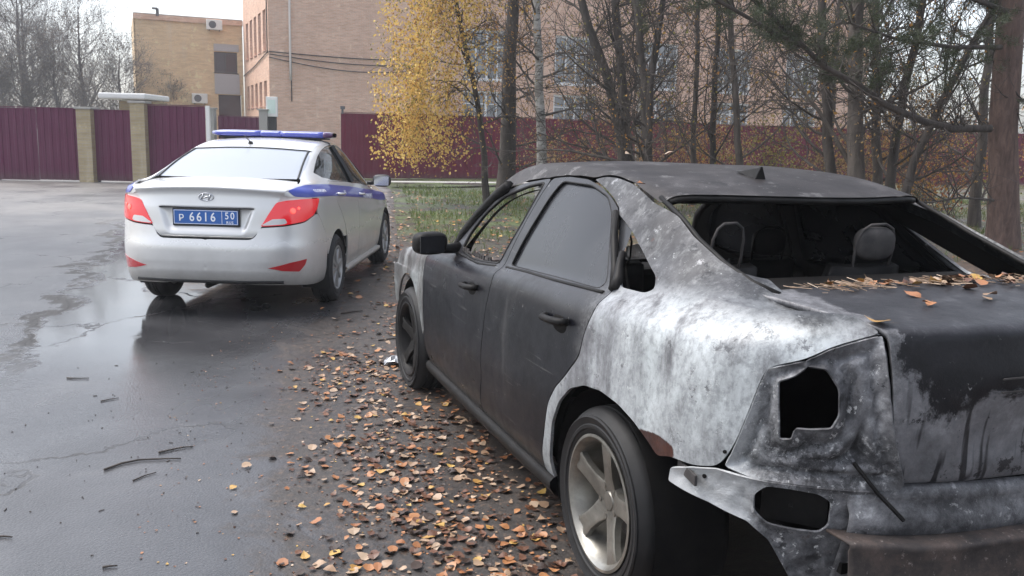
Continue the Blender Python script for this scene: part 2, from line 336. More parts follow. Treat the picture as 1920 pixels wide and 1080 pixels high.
# ------------------------------------------------------------------ materials of the place
def m_asphalt():
    t = NT('wet_asphalt')
    big = t.noise(.35, 4, .55, dist=.6); mid = t.noise(1.7, 5, .6, dist=.5); fine = t.noise(70, 4, .7); grit = t.noise(240, 3, .7)
    st = t.noise(1, 4, .6, t.mapped(scale=(.9, .22, 1), rot=(0, 0, .12)), dist=.6)
    c = t.ramp(mid, [(.3, (.034, .034, .037)), (.55, (.055, .055, .059)), (.75, (.080, .079, .081))])
    c = t.mix(t.ramp(grit, [(.58, 0.0), (.70, .35)]), c, (.14, .135, .13))
    wet = t.math('ADD', t.math('MULTIPLY', big, .5), t.math('MULTIPLY', st, .5))
    r = t.ramp(wet, [(.36, .17), (.50, .25), (.62, .40)])
    # broken seam running past the police car: rain stands on its right side
    x, y, z = t.sep()
    wob = t.math('ADD', t.math('MULTIPLY', t.math('SUBTRACT', t.noise(.9, 5, .62, dist=.8), .5), 1.5), t.math('MULTIPLY', t.math('SUBTRACT', t.noise(6, 5, .7), .5), .22))
    d = t.math('ADD', t.math('ADD', x, t.math('MULTIPLY', y, .362)), t.math('ADD', 1.25, wob))
    band = t.math('MULTIPLY', t.range(y, 4.6, 6.2), t.range(y, 16.5, 14.0))
    inn = t.math('MULTIPLY', t.math('MULTIPLY', t.range(d, -.02, .03), t.range(d, 1.9, 1.2)), band)
    r = t.mix(inn, r, (.075, .075, .075))
    seam = t.math('MULTIPLY', t.math('MULTIPLY', t.range(t.math('ABSOLUTE', d), .13, .05), t.ramp(t.noise(2.3, 4, .6), [(.42, 0.0), (.52, 1.0)])), band)
    c = t.mix(t.math('MULTIPLY', seam, .85), c, (.016, .016, .017))
    r = t.mix(seam, r, (.75, .75, .75))
    dry = t.math('MULTIPLY', t.range(d, -.05, -.4), band)
    r = t.mix(t.math('MULTIPLY', dry, .6), r, (.42, .42, .42))
    far = t.math('MULTIPLY', t.range(y, 10.5, 17.0), t.ramp(t.noise(.5, 5, .6, dist=.4), [(.30, .35), (.55, 1.0)]))
    c = t.mix(far, c, t.ramp(mid, [(.3, (.13, .122, .115)), (.7, (.20, .188, .178))])); r = t.mix(far, r, (.5, .5, .5))
    # mud and trodden leaf crumbs towards the verge
    at = t.node('Attribute', dict(attribute_name='dirt')); f2 = t.noise(26, 6, .75); n2 = t.noise(2.2, 6, .7, dist=.6)
    dm = t.range(t.math('ADD', at.outputs['Fac'], t.math('MULTIPLY', t.math('SUBTRACT', n2, .5), 1.6)), .35, .75)
    mud = t.ramp(f2, [(.35, (.022, .019, .018)), (.54, (.042, .035, .031)), (.62, (.085, .058, .042)), (.70, (.16, .10, .065))])
    c = t.mix(dm, c, mud); r = t.mix(dm, r, t.ramp(n2, [(.4, .34), (.6, .6)]))
    h = t.math('ADD', t.math('MULTIPLY', fine, .35), t.math('ADD', t.math('MULTIPLY', mid, 1.6), t.math('MULTIPLY', st, 2.0)))
    h = t.math('MULTIPLY', h, t.math('SUBTRACT', 1.0, t.math('MULTIPLY', inn, .85)))
    wv = t.node('VectorMath', dict(operation='ADD')); t.l.new(t.coord(), wv.inputs[0]); nv = t.node('TexNoise', Scale=1.4, Detail=5, Roughness=.6); t.l.new(t.coord(), nv.inputs['Vector']); t.l.new(nv.outputs['Color'], wv.inputs[1])
    vo = t.node('TexVoronoi', dict(feature='DISTANCE_TO_EDGE'), Scale=.55); t.l.new(wv.outputs[0], vo.inputs['Vector'])
    crack = t.math('MULTIPLY', t.range(vo.outputs['Distance'], .010, .003), t.ramp(t.noise(.8, 4, .6), [(.48, 0.0), (.58, .75)]))
    c = t.mix(crack, c, (.014, .014, .015)); r = t.mix(crack, r, (.6, .6, .6)); t.set(t.b, 'Base Color', c)
    stone = t.node('TexVoronoi', dict(feature='F1'), Scale=85.0); t.l.new(t.coord(), stone.inputs['Vector'])
    h = t.math('ADD', h, t.math('MULTIPLY', t.math('SUBTRACT', 1.0, stone.outputs['Distance']), t.math('MULTIPLY', t.math('SUBTRACT', 1.0, inn), .45)))
    h = t.math('SUBTRACT', h, t.math('MULTIPLY', crack, 2.0))
    h = t.math('ADD', t.math('SUBTRACT', h, t.math('MULTIPLY', seam, 3.0)), t.math('MULTIPLY', t.math('MULTIPLY', f2, dm), 1.6))
    t.bump(h, .22, .012)
    return t.bsdf(Base_Color=c, Roughness=r, Specular_IOR_Level=.62)
def m_water():
    t = NT('rain_water'); n = t.noise(5, 3, .5); t.bump(n, .12, .01)
    c = t.ramp(t.noise(2.5, 4, .6), [(.35, (.020, .020, .022)), (.65, (.045, .045, .047))])
    return t.bsdf(Base_Color=c, Roughness=.13, Specular_IOR_Level=.55)
def m_crumble():
    t = NT('crumbled_asphalt'); n = t.noise(14, 5, .7); t.bump(n, .8, .02)
    return t.bsdf(Base_Color=t.ramp(n, [(.3, (.018, .018, .02)), (.7, (.055, .053, .052))]), Roughness=.7)
def m_soil():
    t = NT('wet_soil')
    n = t.noise(1.1, 6, .65, dist=.5); f = t.noise(22, 6, .75); l = t.noise(9, 5, .7, dist=1.0)
    c = t.ramp(n, [(.3, (.026, .022, .021)), (.55, (.045, .038, .034)), (.75, (.062, .05, .042))])
    c = t.mix(t.ramp(f, [(.52, 0.0), (.66, .55)]), c, (.085, .062, .047))
    x, y, z = t.sep()
    # moss and short grass further back
    far = t.math('MULTIPLY', t.range(y, 11, 16), t.ramp(n, [(.42, 0.0), (.52, .9)]))
    c = t.mix(far, c, t.ramp(l, [(.3, (.045, .072, .018)), (.7, (.085, .11, .03))]))
    dead = t.math('MULTIPLY', t.range(x, 1.2, 2.2), t.ramp(l, [(.45, 0.0), (.6, .7)]))
    c = t.mix(dead, c, (.17, .095, .05))
    t.bump(t.math('ADD', f, t.math('MULTIPLY', l, .8)), .6, .02)
    return t.bsdf(Base_Color=c, Roughness=t.ramp(n, [(.35, .30), (.6, .55)]), Specular_IOR_Level=.5)
def m_brick(name, c1, c2, mort):
    t = NT(name)
    x, y, z = t.sep(); cb = t.node('CombineXYZ'); t.l.new(t.math('ADD', x, y), cb.inputs[0]); t.l.new(z, cb.inputs[1])
    b = t.node('TexBrick', dict(offset=.5), Color1=c1, Color2=c2, Mortar=mort, Scale=1.0)
    b.inputs['Mortar Size'].default_value = .008; b.inputs['Brick Width'].default_value = .26; b.inputs['Row Height'].default_value = .077; b.inputs['Bias'].default_value = 0.0
    t.l.new(cb.outputs[0], b.inputs['Vector'])
    n = t.noise(.5, 5, .6, dist=.5); s = t.noise(1, 4, .6, t.mapped(scale=(2.5, 2.5, .35)))
    g = t.noise(1, 3, .6, t.mapped(scale=(1.6, 1.6, 9)))
    c = t.mix(t.ramp(n, [(.35, 0.0), (.7, .45)]), b.outputs['Color'], tuple(v*.66 for v in c1))
    c = t.mix(t.ramp(g, [(.45, 0.0), (.62, .35)]), c, tuple(v*.62 for v in c1))
    c = t.mix(t.ramp(t.noise(2.2, 6, .7), [(.58, 0.0), (.64, .5)]), c, tuple(min(.85, v*1.25+.04) for v in c2))
    c = t.mix(t.ramp(s, [(.55, 0.0), (.75, .25)]), c, (.62, .56, .5))
    t.bump(b.outputs['Fac'], .3, -.01)
    return t.bsdf(Base_Color=c, Roughness=.9)
def m_fence(name, col):
    t = NT(name); n = t.noise(1.2, 5, .6); x, y, z = t.sep()
    c = t.mix(t.ramp(n, [(.35, 0.0), (.7, .35)]), col, tuple(v*1.5+.01 for v in col))
    c = t.mix(t.math('MULTIPLY', t.range(z, .35, .0), .5), c, (.10, .08, .07))
    return t.bsdf(Base_Color=c, Roughness=.55, Specular_IOR_Level=.2)
def m_bark(name, a, b, rough=.9, sc=9):
    t = NT(name); n = t.noise(1, 6, .7, t.mapped(scale=(sc, sc, sc*.22)), dist=.6)
    t.bump(n, .8, .02)
    return t.bsdf(Base_Color=t.ramp(n, [(.32, a), (.66, b)]), Roughness=rough)
def m_birch():
    t = NT('birch_bark'); n = t.noise(1, 5, .7, t.mapped(scale=(4, 4, 16)), dist=.8); m = t.noise(3, 4, .6); x, y, z = t.sep()
    c = t.ramp(n, [(.40, (.035, .032, .03)), (.47, (.40, .385, .36)), (.7, (.58, .565, .54))])
    c = t.mix(t.ramp(m, [(.45, 0.0), (.6, .8)]), c, (.16, .145, .125))
    t.bump(n, .4, .01)
    return t.bsdf(Base_Color=c, Roughness=.8)
def m_leaf(name, a, b, rough=.5, trans=.35):
    t = NT(name); oi = t.node('ObjectInfo'); g = t.node('NewGeometry')
    r = t.noise(3.1, 2, .5)
    rnd = t.math('FRACT', t.math('ADD', g.outputs['Random Per Island'], oi.outputs['Random']))
    c = t.mix(rnd, a, b); c = t.mix(t.ramp(r, [(.4, 0.0), (.7, .4)]), c, tuple(v*.55 for v in a))
    t.bsdf(Base_Color=c, Roughness=rough, Specular_IOR_Level=.35)
    if trans:
        tr = t.node('BsdfTranslucent'); t.l.new(c, tr.inputs['Color'])
        mx = t.node('MixShader'); mx.inputs[0].default_value = trans
        t.l.new(t.b.outputs[0], mx.inputs[1]); t.l.new(tr.outputs[0], mx.inputs[2]); t.l.new(mx.outputs[0], t.out.inputs['Surface'])
    return t.mat
M.update(asphalt=m_asphalt(), water=m_water(), crumble=m_crumble(), soil=m_soil(), brick_pink=m_brick('pink_brown_brick', (.66, .385, .265), (.76, .49, .36), (.70, .60, .51)), brick_tan=m_brick('tan_brick', (.72, .50, .28), (.80, .59, .35), (.70, .59, .45)),
    brick_pier=m_brick('pier_brick', (.36, .29, .17), (.42, .34, .21), (.36, .32, .26)), fence_purple=m_fence('plum_sheet', (.098, .016, .050)), fence_red=m_fence('burgundy_sheet', (.125, .009, .030)),
    concrete=plain('concrete', (.33, .32, .30), .85), grey_panel=plain('grey_panel', (.42, .40, .41), .8), white_frame=plain('white_frame', (.72, .72, .72), .5), dark_frame=plain('dark_frame', (.05, .03, .03), .6), pink_frame=plain('salmon_frame', (.50, .30, .24), .7),
    pane=plain('window_pane', (.19, .20, .215), .06, Specular_IOR_Level=.8), dark_pane=plain('dark_window_pane', (.05, .025, .03), .15), cable=plain('black_cable', (.02, .02, .02), .6), downpipe=plain('painted_downpipe', (.55, .50, .46), .6), steel_white=plain('white_enamel', (.72, .72, .70), .45), grille=plain('fan_grille', (.10, .10, .11), .6),
    bark=m_bark('grey_brown_bark', (.034, .028, .024), (.115, .096, .082)), bark_far=m_bark('hazed_far_bark', (.10, .092, .092), (.17, .155, .15)), bark_pine=m_bark('pine_bark', (.055, .034, .028), (.15, .098, .080), sc=14), bark_dark=m_bark('dark_bark', (.024, .020, .018), (.075, .062, .052)), birch=m_birch(),  # bark of the distant trees greyed and paled, haze put into its colour
    leaf_yellow=m_leaf('yellow_birch_leaves', (.82, .61, .19), (.72, .44, .11)), leaf_gold=m_leaf('golden_leaves', (.46, .27, .06), (.34, .15, .04)), leaf_red=m_leaf('red_leaves', (.26, .05, .04), (.34, .14, .06)), leaf_brown=m_leaf('brown_leaves', (.32, .20, .10), (.42, .28, .11)), leaf_olive=m_leaf('olive_leaves', (.20, .19, .05), (.33, .27, .06)),
    leaf_far=m_leaf('hazed_far_leaves', (.24, .19, .145), (.19, .165, .14)), needle=m_leaf('pine_needles', (.030, .048, .020), (.060, .072, .028), trans=.1), needle_far=m_leaf('hazed_far_needles', (.085, .098, .090), (.12, .13, .12), trans=.1), grass=m_leaf('grass_blades', (.085, .145, .030), (.17, .185, .055), trans=.25),  # distant leaves and needles are paled too, their haze is in the colour
    litter_a=m_leaf('litter_orange', (.30, .125, .055), (.40, .19, .085), .4, 0), litter_b=m_leaf('litter_pale', (.42, .31, .22), (.30, .19, .12), .35, 0), litter_c=m_leaf('litter_brown', (.10, .050, .034), (.17, .080, .048), .4, 0), litter_d=m_leaf('litter_yellow', (.46, .30, .09), (.40, .22, .07), .4, 0), litter_e=m_leaf('litter_dark', (.032, .022, .019), (.065, .042, .032), .45, 0),
    foil=plain('crumpled_foil', (.40, .41, .43), .35, .5), twig=m_bark('wet_twig', (.03, .026, .024), (.08, .066, .058)))
# ------------------------------------------------------------------ lofted shells (pure numpy)
def hermite(xk, yk, x, mono=False):
    """C1 cubic through knots; mono=True limits the slopes so nothing overshoots."""
    xk = np.asarray(xk, float); yk = np.asarray(yk, float)
    h = np.diff(xk); d = np.diff(yk) / h
    m = np.empty_like(yk)
    m[1:-1] = (d[:-1] * h[1:] + d[1:] * h[:-1]) / (h[:-1] + h[1:])
    m[0], m[-1] = d[0], d[-1]
    if mono:
        for i in range(1, len(yk) - 1):
            if d[i-1] * d[i] <= 0: m[i] = 0.0
            else:
                m[i] = math.copysign(min(abs(m[i]), 3 * abs(d[i-1]), 3 * abs(d[i])), d[i])
    x = np.clip(np.asarray(x, float), xk[0], xk[-1])
    i = np.clip(np.searchsorted(xk, x) - 1, 0, len(xk) - 2)
    t = (x - xk[i]) / h[i]
    return ((2*t**3 - 3*t**2 + 1) * yk[i] + (t**3 - 2*t**2 + t) * h[i] * m[i]
            + (-2*t**3 + 3*t**2) * yk[i+1] + (t**3 - t**2) * h[i] * m[i+1])

class Shell:
    """Left half of a car body: feature lines (rows) that run from the rear centre along the side to the front centre."""
    NR, NX, NF, NV = 150, 420, 60, 220
    def __init__(self, xk, rows, rear, front):
        # rows: list of (ys at xk, zs at xk); rear/front: list of (x at centre, z at centre, exponent)
        cols = []
        xc, xf = xk[0], xk[-1]
        for (ys, zs), (xr, zr, nr), (xe, ze, nf) in zip(rows, rear, front):
            def wrap(xc_, sgn, xr_, zr_, n_, N):
                t = np.linspace(0, math.pi/2, 4000)
                a = abs(xr_ - xc_)
                q = np.sin(t) ** (2/n_); p = np.cos(t) ** (2/n_)
                x = xc_ + sgn * a * q
                e = 1e-3
                w0 = hermite(xk, ys, xc_); wd = (hermite(xk, ys, xc_ - sgn*e) - w0) / e
                z0 = hermite(xk, zs, xc_); zd = (hermite(xk, zs, xc_ - sgn*e) - z0) / e
                run = np.abs(x - xc_)
                y = p * (w0 - wd * run)
                ee = np.clip(t/(math.pi/2), 0, 1); ee = ee*ee*(3-2*ee)
                z = (z0 - zd*run) * (1-ee) + zr_ * ee
                L = np.r_[0, np.cumsum(np.hypot(np.hypot(np.diff(x), np.diff(y)), np.diff(z)))]
                s = np.linspace(0, L[-1], N)
                return np.stack([np.interp(s, L, x), np.interp(s, L, y), np.interp(s, L, z)], 1)
            R = wrap(xc, -1, xr, zr, nr, self.NR)[::-1]
            X = np.linspace(xc, xf, self.NX)
            M = np.stack([X, hermite(xk, ys, X), hermite(xk, zs, X)], 1)
            F = wrap(xf, 1, xe, ze, nf, self.NF)
            cols.append(np.concatenate([R[:-1], M, F[1:]]))
        A = np.stack(cols, 1)                       # NS x rows x 3
        ch = np.linalg.norm(np.diff(A, axis=1), axis=2).mean(0)
        u = np.r_[0, np.cumsum(ch)]
        self.u = u
        v = np.linspace(0, u[-1], self.NV)
        G = np.empty((A.shape[0], self.NV, 3))
        for i in range(A.shape[0]):
            for c in range(3):
                G[i, :, c] = hermite(u, A[i, :, c], v, mono=True)
        for _ in range(2):                           # soften the C1 joints a little
            G[:, 1:-1] = .25*G[:, :-2] + .5*G[:, 1:-1] + .25*G[:, 2:]
        self.G = G
        ds = np.linalg.norm(np.diff(G, axis=0), axis=2).mean(1)
        self.S = np.r_[0, np.cumsum(ds)]; self.V = v
        gs = np.gradient(G, axis=0); gv = np.gradient(G, axis=1)
        n = np.cross(gv, gs); n /= np.linalg.norm(n, axis=2, keepdims=True) + 1e-12
        if n[self.NR + 100, 60, 1] < 0: n = -n
        self.N = n
    def _idx(self, S, V):
        i = np.interp(S, self.S, np.arange(len(self.S))); j = np.interp(V, self.V, np.arange(len(self.V)))
        return i, j
    def _bil(self, T, i, j):
        i0 = np.clip(i.astype(int), 0, T.shape[0]-2); j0 = np.clip(j.astype(int), 0, T.shape[1]-2)
        a = (i - i0)[..., None]; b = (j - j0)[..., None]
        return T[i0, j0]*(1-a)*(1-b) + T[i0+1, j0]*a*(1-b) + T[i0, j0+1]*(1-a)*b + T[i0+1, j0+1]*a*b
    def P(self, S, V):
        return self._bil(self.G, *self._idx(np.asarray(S, float), np.asarray(V, float)))
    def nrm(self, S, V):
        n = self._bil(self.N, *self._idx(np.asarray(S, float), np.asarray(V, float)))
        return n / (np.linalg.norm(n, axis=-1, keepdims=True) + 1e-12)
    def locate(self, pts, axes='xz', srange=None, vrange=None):
        """points given as (a,b) in two car axes or as full (x,y,z) -> (S,V) on the shell"""
        i0, i1 = srange or (0, self.G.shape[0]); j0, j1 = vrange or (0, self.G.shape[1])
        out = []
        lim = lambda a, b: (np.array([np.clip(a, 0, self.G.shape[0]-1.001)]), np.array([np.clip(b, 0, self.G.shape[1]-1.001)]))
        for p in pts:
            p = np.asarray(p, float)
            ax = [0, 1, 2] if len(p) == 3 else ['xyz'.index(c) for c in axes]
            d = ((self.G[i0:i1, j0:j1][:, :, ax] - p)**2).sum(2)
            k = np.unravel_index(np.argmin(d), d.shape)
            i, j = float(k[0]+i0), float(k[1]+j0)
            f = lambda a, b: self._bil(self.G, *lim(a, b))[0][ax]
            for _ in range(4):
                J = np.stack([(f(i+.5, j) - f(i-.5, j)), (f(i, j+.5) - f(i, j-.5))], 1)
                st = np.linalg.lstsq(J, p - f(i, j), rcond=1e-3)[0]
                if not np.all(np.isfinite(st)): break
                st = np.clip(st, -2, 2)
                i = float(np.clip(i+st[0], i0, i1-1)); j = float(np.clip(j+st[1], j0, j1-1))
            out.append((np.interp(i, np.arange(len(self.S)), self.S), np.interp(j, np.arange(len(self.V)), self.V)))
        return np.array(out)
# ------------------------------------------------------------------ body shells, metres, origin on the ground under the rear axle
def wreck_shell():
    xk = [-.35, 0, .4, .8, 1.2, 1.7, 2.2, 2.7, 3.1]
    W = np.array([.862, .876, .883, .885, .885, .882, .876, .866, .845])
    C = lambda v: [v]*9
    top_z = [1.13, 1.275, 1.367, 1.394, 1.397, 1.335, 1.05, .955, .90]   # roof edge / pillar edge / bonnet side
    top_y = [.545, .525, .53, .54, .54, .53, .56, .56, .52]
    bz = [1.062, 1.035, 1.005, .975, .945, .912, .885, .86, .82]       # belt
    by = [.735, .765, .785, .795, .80, .80, .785, .75, .70]
    lerp = lambda a, b, t: [p+(q-p)*t for p, q in zip(a, b)]
    sh = [.985, .965, .945, .925, .90, .872, .85, .825, .78]           # shoulder crease
    rows = [
        (list(W-.105), C(.20)), (list(W-.05), C(.235)), (list(W-.022), C(.30)), (list(W-.008), C(.42)),
        (list(W), C(.58)), (list(W-.001), C(.70)), (list(W-.010), [h-.09 for h in sh]),
        (list(W-.022), [h-.018 for h in sh]), (list(W-.034), [h+.008 for h in sh]),
        (lerp(list(W-.034), by, .72), lerp([h+.008 for h in sh], bz, .70)),
        (by, bz),
        (lerp(by, top_y, .12), lerp(bz, top_z, .16)),
        (lerp(by, top_y, .42), lerp(bz, top_z, .52)),
        (lerp(by, top_y, .68), lerp(bz, top_z, .80)),
        (lerp(by, top_y, .86), lerp(bz, top_z, .945)),
        (top_y, top_z),
        (lerp(top_y, C(0), .25), [a+.010 for a in top_z]),
    ]
    rear = [(-.80, .30, 2.4), (-.82, .34, 2.4), (-.84, .40, 2.4), (-.86, .50, 2.4), (-.885, .62, 2.4), (-.915, .74, 2.4), (-.92, .90, 2.4),
            (-.905, 1.02, 2.4), (-.89, 1.055, 2.4), (-.875, 1.066, 2.4), (-.85, 1.07, 2.4), (-.82, 1.073, 2.4), (-.77, 1.077, 2.4), (-.71, 1.082, 2.4),
            (-.66, 1.086, 2.4), (-.61, 1.09, 2.4), (-.55, 1.094, 2.4)]
    front = [(3.42, .22, 2.3), (3.45, .25, 2.3), (3.48, .31, 2.3), (3.50, .42, 2.3), (3.52, .55, 2.3), (3.52, .64, 2.3), (3.50, .72, 2.3),
             (3.47, .75, 2.3), (3.45, .765, 2.3), (3.43, .775, 2.3), (3.4, .785, 2.3), (3.37, .79, 2.3), (3.33, .80, 2.3), (3.3, .81, 2.3), (3.27, .815, 2.3), (3.24, .82, 2.3), (3.2, .83, 2.3)]
    return Shell(xk, rows, rear, front)
def police_shell():
    xk = [-.3, 0, .4, .8, 1.2, 1.7, 2.1, 2.6, 2.95]
    W = np.array([.838, .846, .85, .85, .85, .85, .848, .84, .80])
    C = lambda v: [v]*9
    top_z = [1.165, 1.265, 1.375, 1.42, 1.41, 1.26, 1.03, .93, .86]
    top_y = [.60, .565, .545, .54, .54, .55, .60, .55, .50]
    bz = [1.085, 1.075, 1.05, 1.03, 1.005, .965, .935, .90, .84]
    by = [.735, .76, .775, .782, .785, .785, .765, .72, .66]
    lerp = lambda a, b, t: [p+(q-p)*t for p, q in zip(a, b)]
    sh = [.985, .97, .945, .92, .895, .86, .84, .82, .76]
    rows = [
        (list(W-.10), C(.22)), (list(W-.045), C(.25)), (list(W-.022), C(.32)), (list(W-.010), C(.43)),
        (list(W), C(.56)), (list(W), C(.66)), (list(W-.008), [h-.10 for h in sh]),
        (list(W-.016), [h-.03 for h in sh]), (list(W-.026), [h+.008 for h in sh]),
        (lerp(list(W-.026), by, .70), lerp([h+.008 for h in sh], bz, .68)),
        (by, bz),
        (lerp(by, top_y, .12), lerp(bz, top_z, .16)), (lerp(by, top_y, .42), lerp(bz, top_z, .52)),
        (lerp(by, top_y, .68), lerp(bz, top_z, .80)), (lerp(by, top_y, .86), lerp(bz, top_z, .945)),
        (top_y, top_z), (lerp(top_y, C(0), .25), [a+.018 for a in top_z]),
    ]
    rear = [(-.90, .27, 3.3), (-.955, .305, 3.3), (-.985, .36, 3.3), (-1.0, .44, 3.3), (-1.0, .57, 3.3), (-.98, .66, 3.3), (-.955, .82, 3.3),
            (-.935, .98, 3.3), (-.938, 1.05, 3.3), (-.935, 1.072, 3.3), (-.90, 1.085, 3.2), (-.86, 1.092, 3.0), (-.78, 1.10, 3.0), (-.70, 1.107, 3.0), (-.64, 1.112, 3.0), (-.58, 1.117, 3.0), (-.5, 1.125, 3.0)]
    front = [(3.30, .22, 2.3), (3.35, .25, 2.3), (3.38, .31, 2.3), (3.40, .42, 2.3), (3.40, .55, 2.3), (3.40, .62, 2.3), (3.37, .68, 2.3),
             (3.34, .72, 2.3), (3.32, .735, 2.3), (3.3, .745, 2.3), (3.27, .755, 2.3), (3.24, .76, 2.3), (3.2, .77, 2.3), (3.17, .78, 2.3), (3.14, .785, 2.3), (3.1, .79, 2.3), (3.05, .80, 2.3)]
    return Shell(xk, rows, rear, front)
# ------------------------------------------------------------------ sheet panels cut out of a shell
def resample(poly, step, closed=True):
    p = np.asarray(poly, float); out = []
    n = len(p)
    for i in range(n if closed else n-1):
        a, b = p[i], p[(i+1) % n]
        k = max(1, int(math.ceil(np.linalg.norm(b-a)/step)))
        for j in range(k): out.append(a+(b-a)*j/k)
    if not closed: out.append(p[-1])
    return np.array(out)
def soften(p, k):
    for _ in range(k): p = .25*np.roll(p, 1, 0)+.5*p+.25*np.roll(p, -1, 0)
    return p
def poly_area(p):
    x, y = p[:, 0], p[:, 1]; return .5*np.sum(x*np.roll(y, -1)-np.roll(x, -1)*y)
def offset_poly(p, d):
    """move a closed polygon inwards by d"""
    e = np.roll(p, -1, 0)-np.roll(p, 1, 0); e /= np.linalg.norm(e, axis=1, keepdims=True)+1e-12
    n = np.stack([-e[:, 1], e[:, 0]], 1)
    return p+n*d*(1 if poly_area(p) > 0 else -1)
def inside(poly, q):
    x, y = q[:, 0], q[:, 1]; r = np.zeros(len(q), bool)
    a = poly; b = np.roll(poly, -1, 0)
    for (x0, y0), (x1, y1) in zip(a, b):
        c = ((y0 > y) != (y1 > y)); 
        if y1 != y0: r ^= c & (x < (x1-x0)*(y-y0)/(y1-y0)+x0)
    return r
def edge_dist(loops, q):
    best = np.full(len(q), 9.0)
    for p in loops:
        for a, b in zip(p, np.roll(p, -1, 0)):
            ab = b-a; L = ab@ab+1e-12
            t = np.clip(((q-a)@ab)/L, 0, 1)
            best = np.minimum(best, np.linalg.norm(q-(a+t[:, None]*ab), axis=1))
    return best
def cut(sh, outline, axes='xz', holes=(), step=.035, gap=.002, soft=2, hsoft=2, **loc):
    """-> 2D points (shell S,V), triangles, loops"""
    o = sh.locate(outline, axes, **loc)
    o = offset_poly(soften(resample(o, step*.55), soft), gap)
    hs = []
    for h in holes:
        q = sh.locate(h, axes, **loc); hs.append(soften(resample(q, step*.55), hsoft))
    loops = [o]+hs
    lo, hi = o.min(0), o.max(0)
    gx, gy = np.meshgrid(np.arange(lo[0]+step*.5, hi[0], step), np.arange(lo[1]+step*.5, hi[1], step), indexing='ij')
    g = np.stack([gx.ravel(), gy.ravel()], 1)
    m = inside(o, g)
    for h in hs: m &= ~inside(h, g)
    g = g[m]
    if len(g): g = g[edge_dist(loops, g) > step*.45]
    pts = np.concatenate(loops+[g]); edges = []; b = 0
    for l in loops:
        n = len(l); edges += [(b+i, b+(i+1) % n) for i in range(n)]; b += n
    r = delaunay_2d_cdt([Vector(p) for p in pts], edges, [], 0, 1e-6)
    P = np.array([tuple(v) for v in r[0]]); F = np.array([tuple(f) for f in r[2]])
    c = P[F].mean(1); k = inside(o, c)
    for h in hs: k &= ~inside(h, c)
    return P, F[k], loops
def panel(name, sh, outline, mat, parent, axes='xz', holes=(), step=.035, gap=.002, soft=2, hsoft=2, mirror=False,
          inset=0.0, flange=.012, disp=None, label=None, both=False, **loc):
    Q, F, loops = cut(sh, outline, axes, holes, step, gap, soft, hsoft, **loc)
    if both: Q[Q[:, 0] < step*.3, 0] = 0.0
    P = sh.P(Q[:, 0], Q[:, 1]); N = sh.nrm(Q[:, 0], Q[:, 1])
    if both:
        z = Q[:, 0] <= 0
        N[z, 1] = 0; N[z] /= np.linalg.norm(N[z], axis=1, keepdims=True)+1e-12; P[z, 1] = 0
    P = P-N*inset
    if disp is not None:
        d = disp(P, N, edge_dist(loops, Q))
        P = P-N*np.asarray(d)[:, None]
    # orient the triangles along the shell normal
    fn = np.cross(P[F[:, 1]]-P[F[:, 0]], P[F[:, 2]]-P[F[:, 0]])
    flip = (fn*N[F].mean(1)).sum(1) < 0
    F[flip] = F[flip][:, ::-1]
    if disp is not None:
        fn = np.cross(P[F[:, 1]]-P[F[:, 0]], P[F[:, 2]]-P[F[:, 0]])
        N2 = np.zeros_like(P)
        for k in range(3): np.add.at(N2, F[:, k], fn)
        N = N2/(np.linalg.norm(N2, axis=1, keepdims=True)+1e-12)
    verts = [p for p in P]; nor = [n for n in N]; faces = [tuple(f) for f in F]
    if flange:
        cnt = {}
        for f in F:
            for a, b in ((f[0], f[1]), (f[1], f[2]), (f[2], f[0])):
                cnt[(a, b)] = 1
        for (a, b) in list(cnt):
            if (b, a) in cnt: continue
            if both and abs(P[a][1])+abs(P[b][1]) < 1e-4: continue
            e = P[b]-P[a]; w = np.cross(e, N[a]); w /= np.linalg.norm(w)+1e-12
            i = len(verts)
            verts += [P[a], P[b], P[b]-N[b]*flange, P[a]-N[a]*flange]
            nor += [w]*4
            faces.append((i+1, i, i+3, i+2))
    V = np.array(verts); NN = np.array(nor)
    if both:
        n0 = len(V); V = np.concatenate([V, V*[1, -1, 1]]); NN = np.concatenate([NN, NN*[1, -1, 1]])
        faces = faces+[tuple(i+n0 for i in f[::-1]) for f in faces]
    if mirror:
        V = V*[1, -1, 1]; NN = NN*[1, -1, 1]; faces = [f[::-1] for f in faces]
    o = mesh_obj(name, V, faces, mat, parent, normals=NN)
    if label: o['label'] = label
    return o
def grid_obj(name, P, mat, parent=None, flip=False, smooth=True):
    """P: n x m x 3 grid of points"""
    P = np.asarray(P, float); n, m = P.shape[:2]
    f = []
    for i in range(n-1):
        for j in range(m-1):
            q = (i*m+j, i*m+j+1, (i+1)*m+j+1, (i+1)*m+j)
            f.append(q[::-1] if flip else q)
    return mesh_obj(name, P.reshape(-1, 3), f, mat, parent, smooth=smooth)
def add_mod(o, kind, **k):
    m = o.modifiers.new(kind.lower(), kind)
    for a, v in k.items(): setattr(m, a, v)
    return m

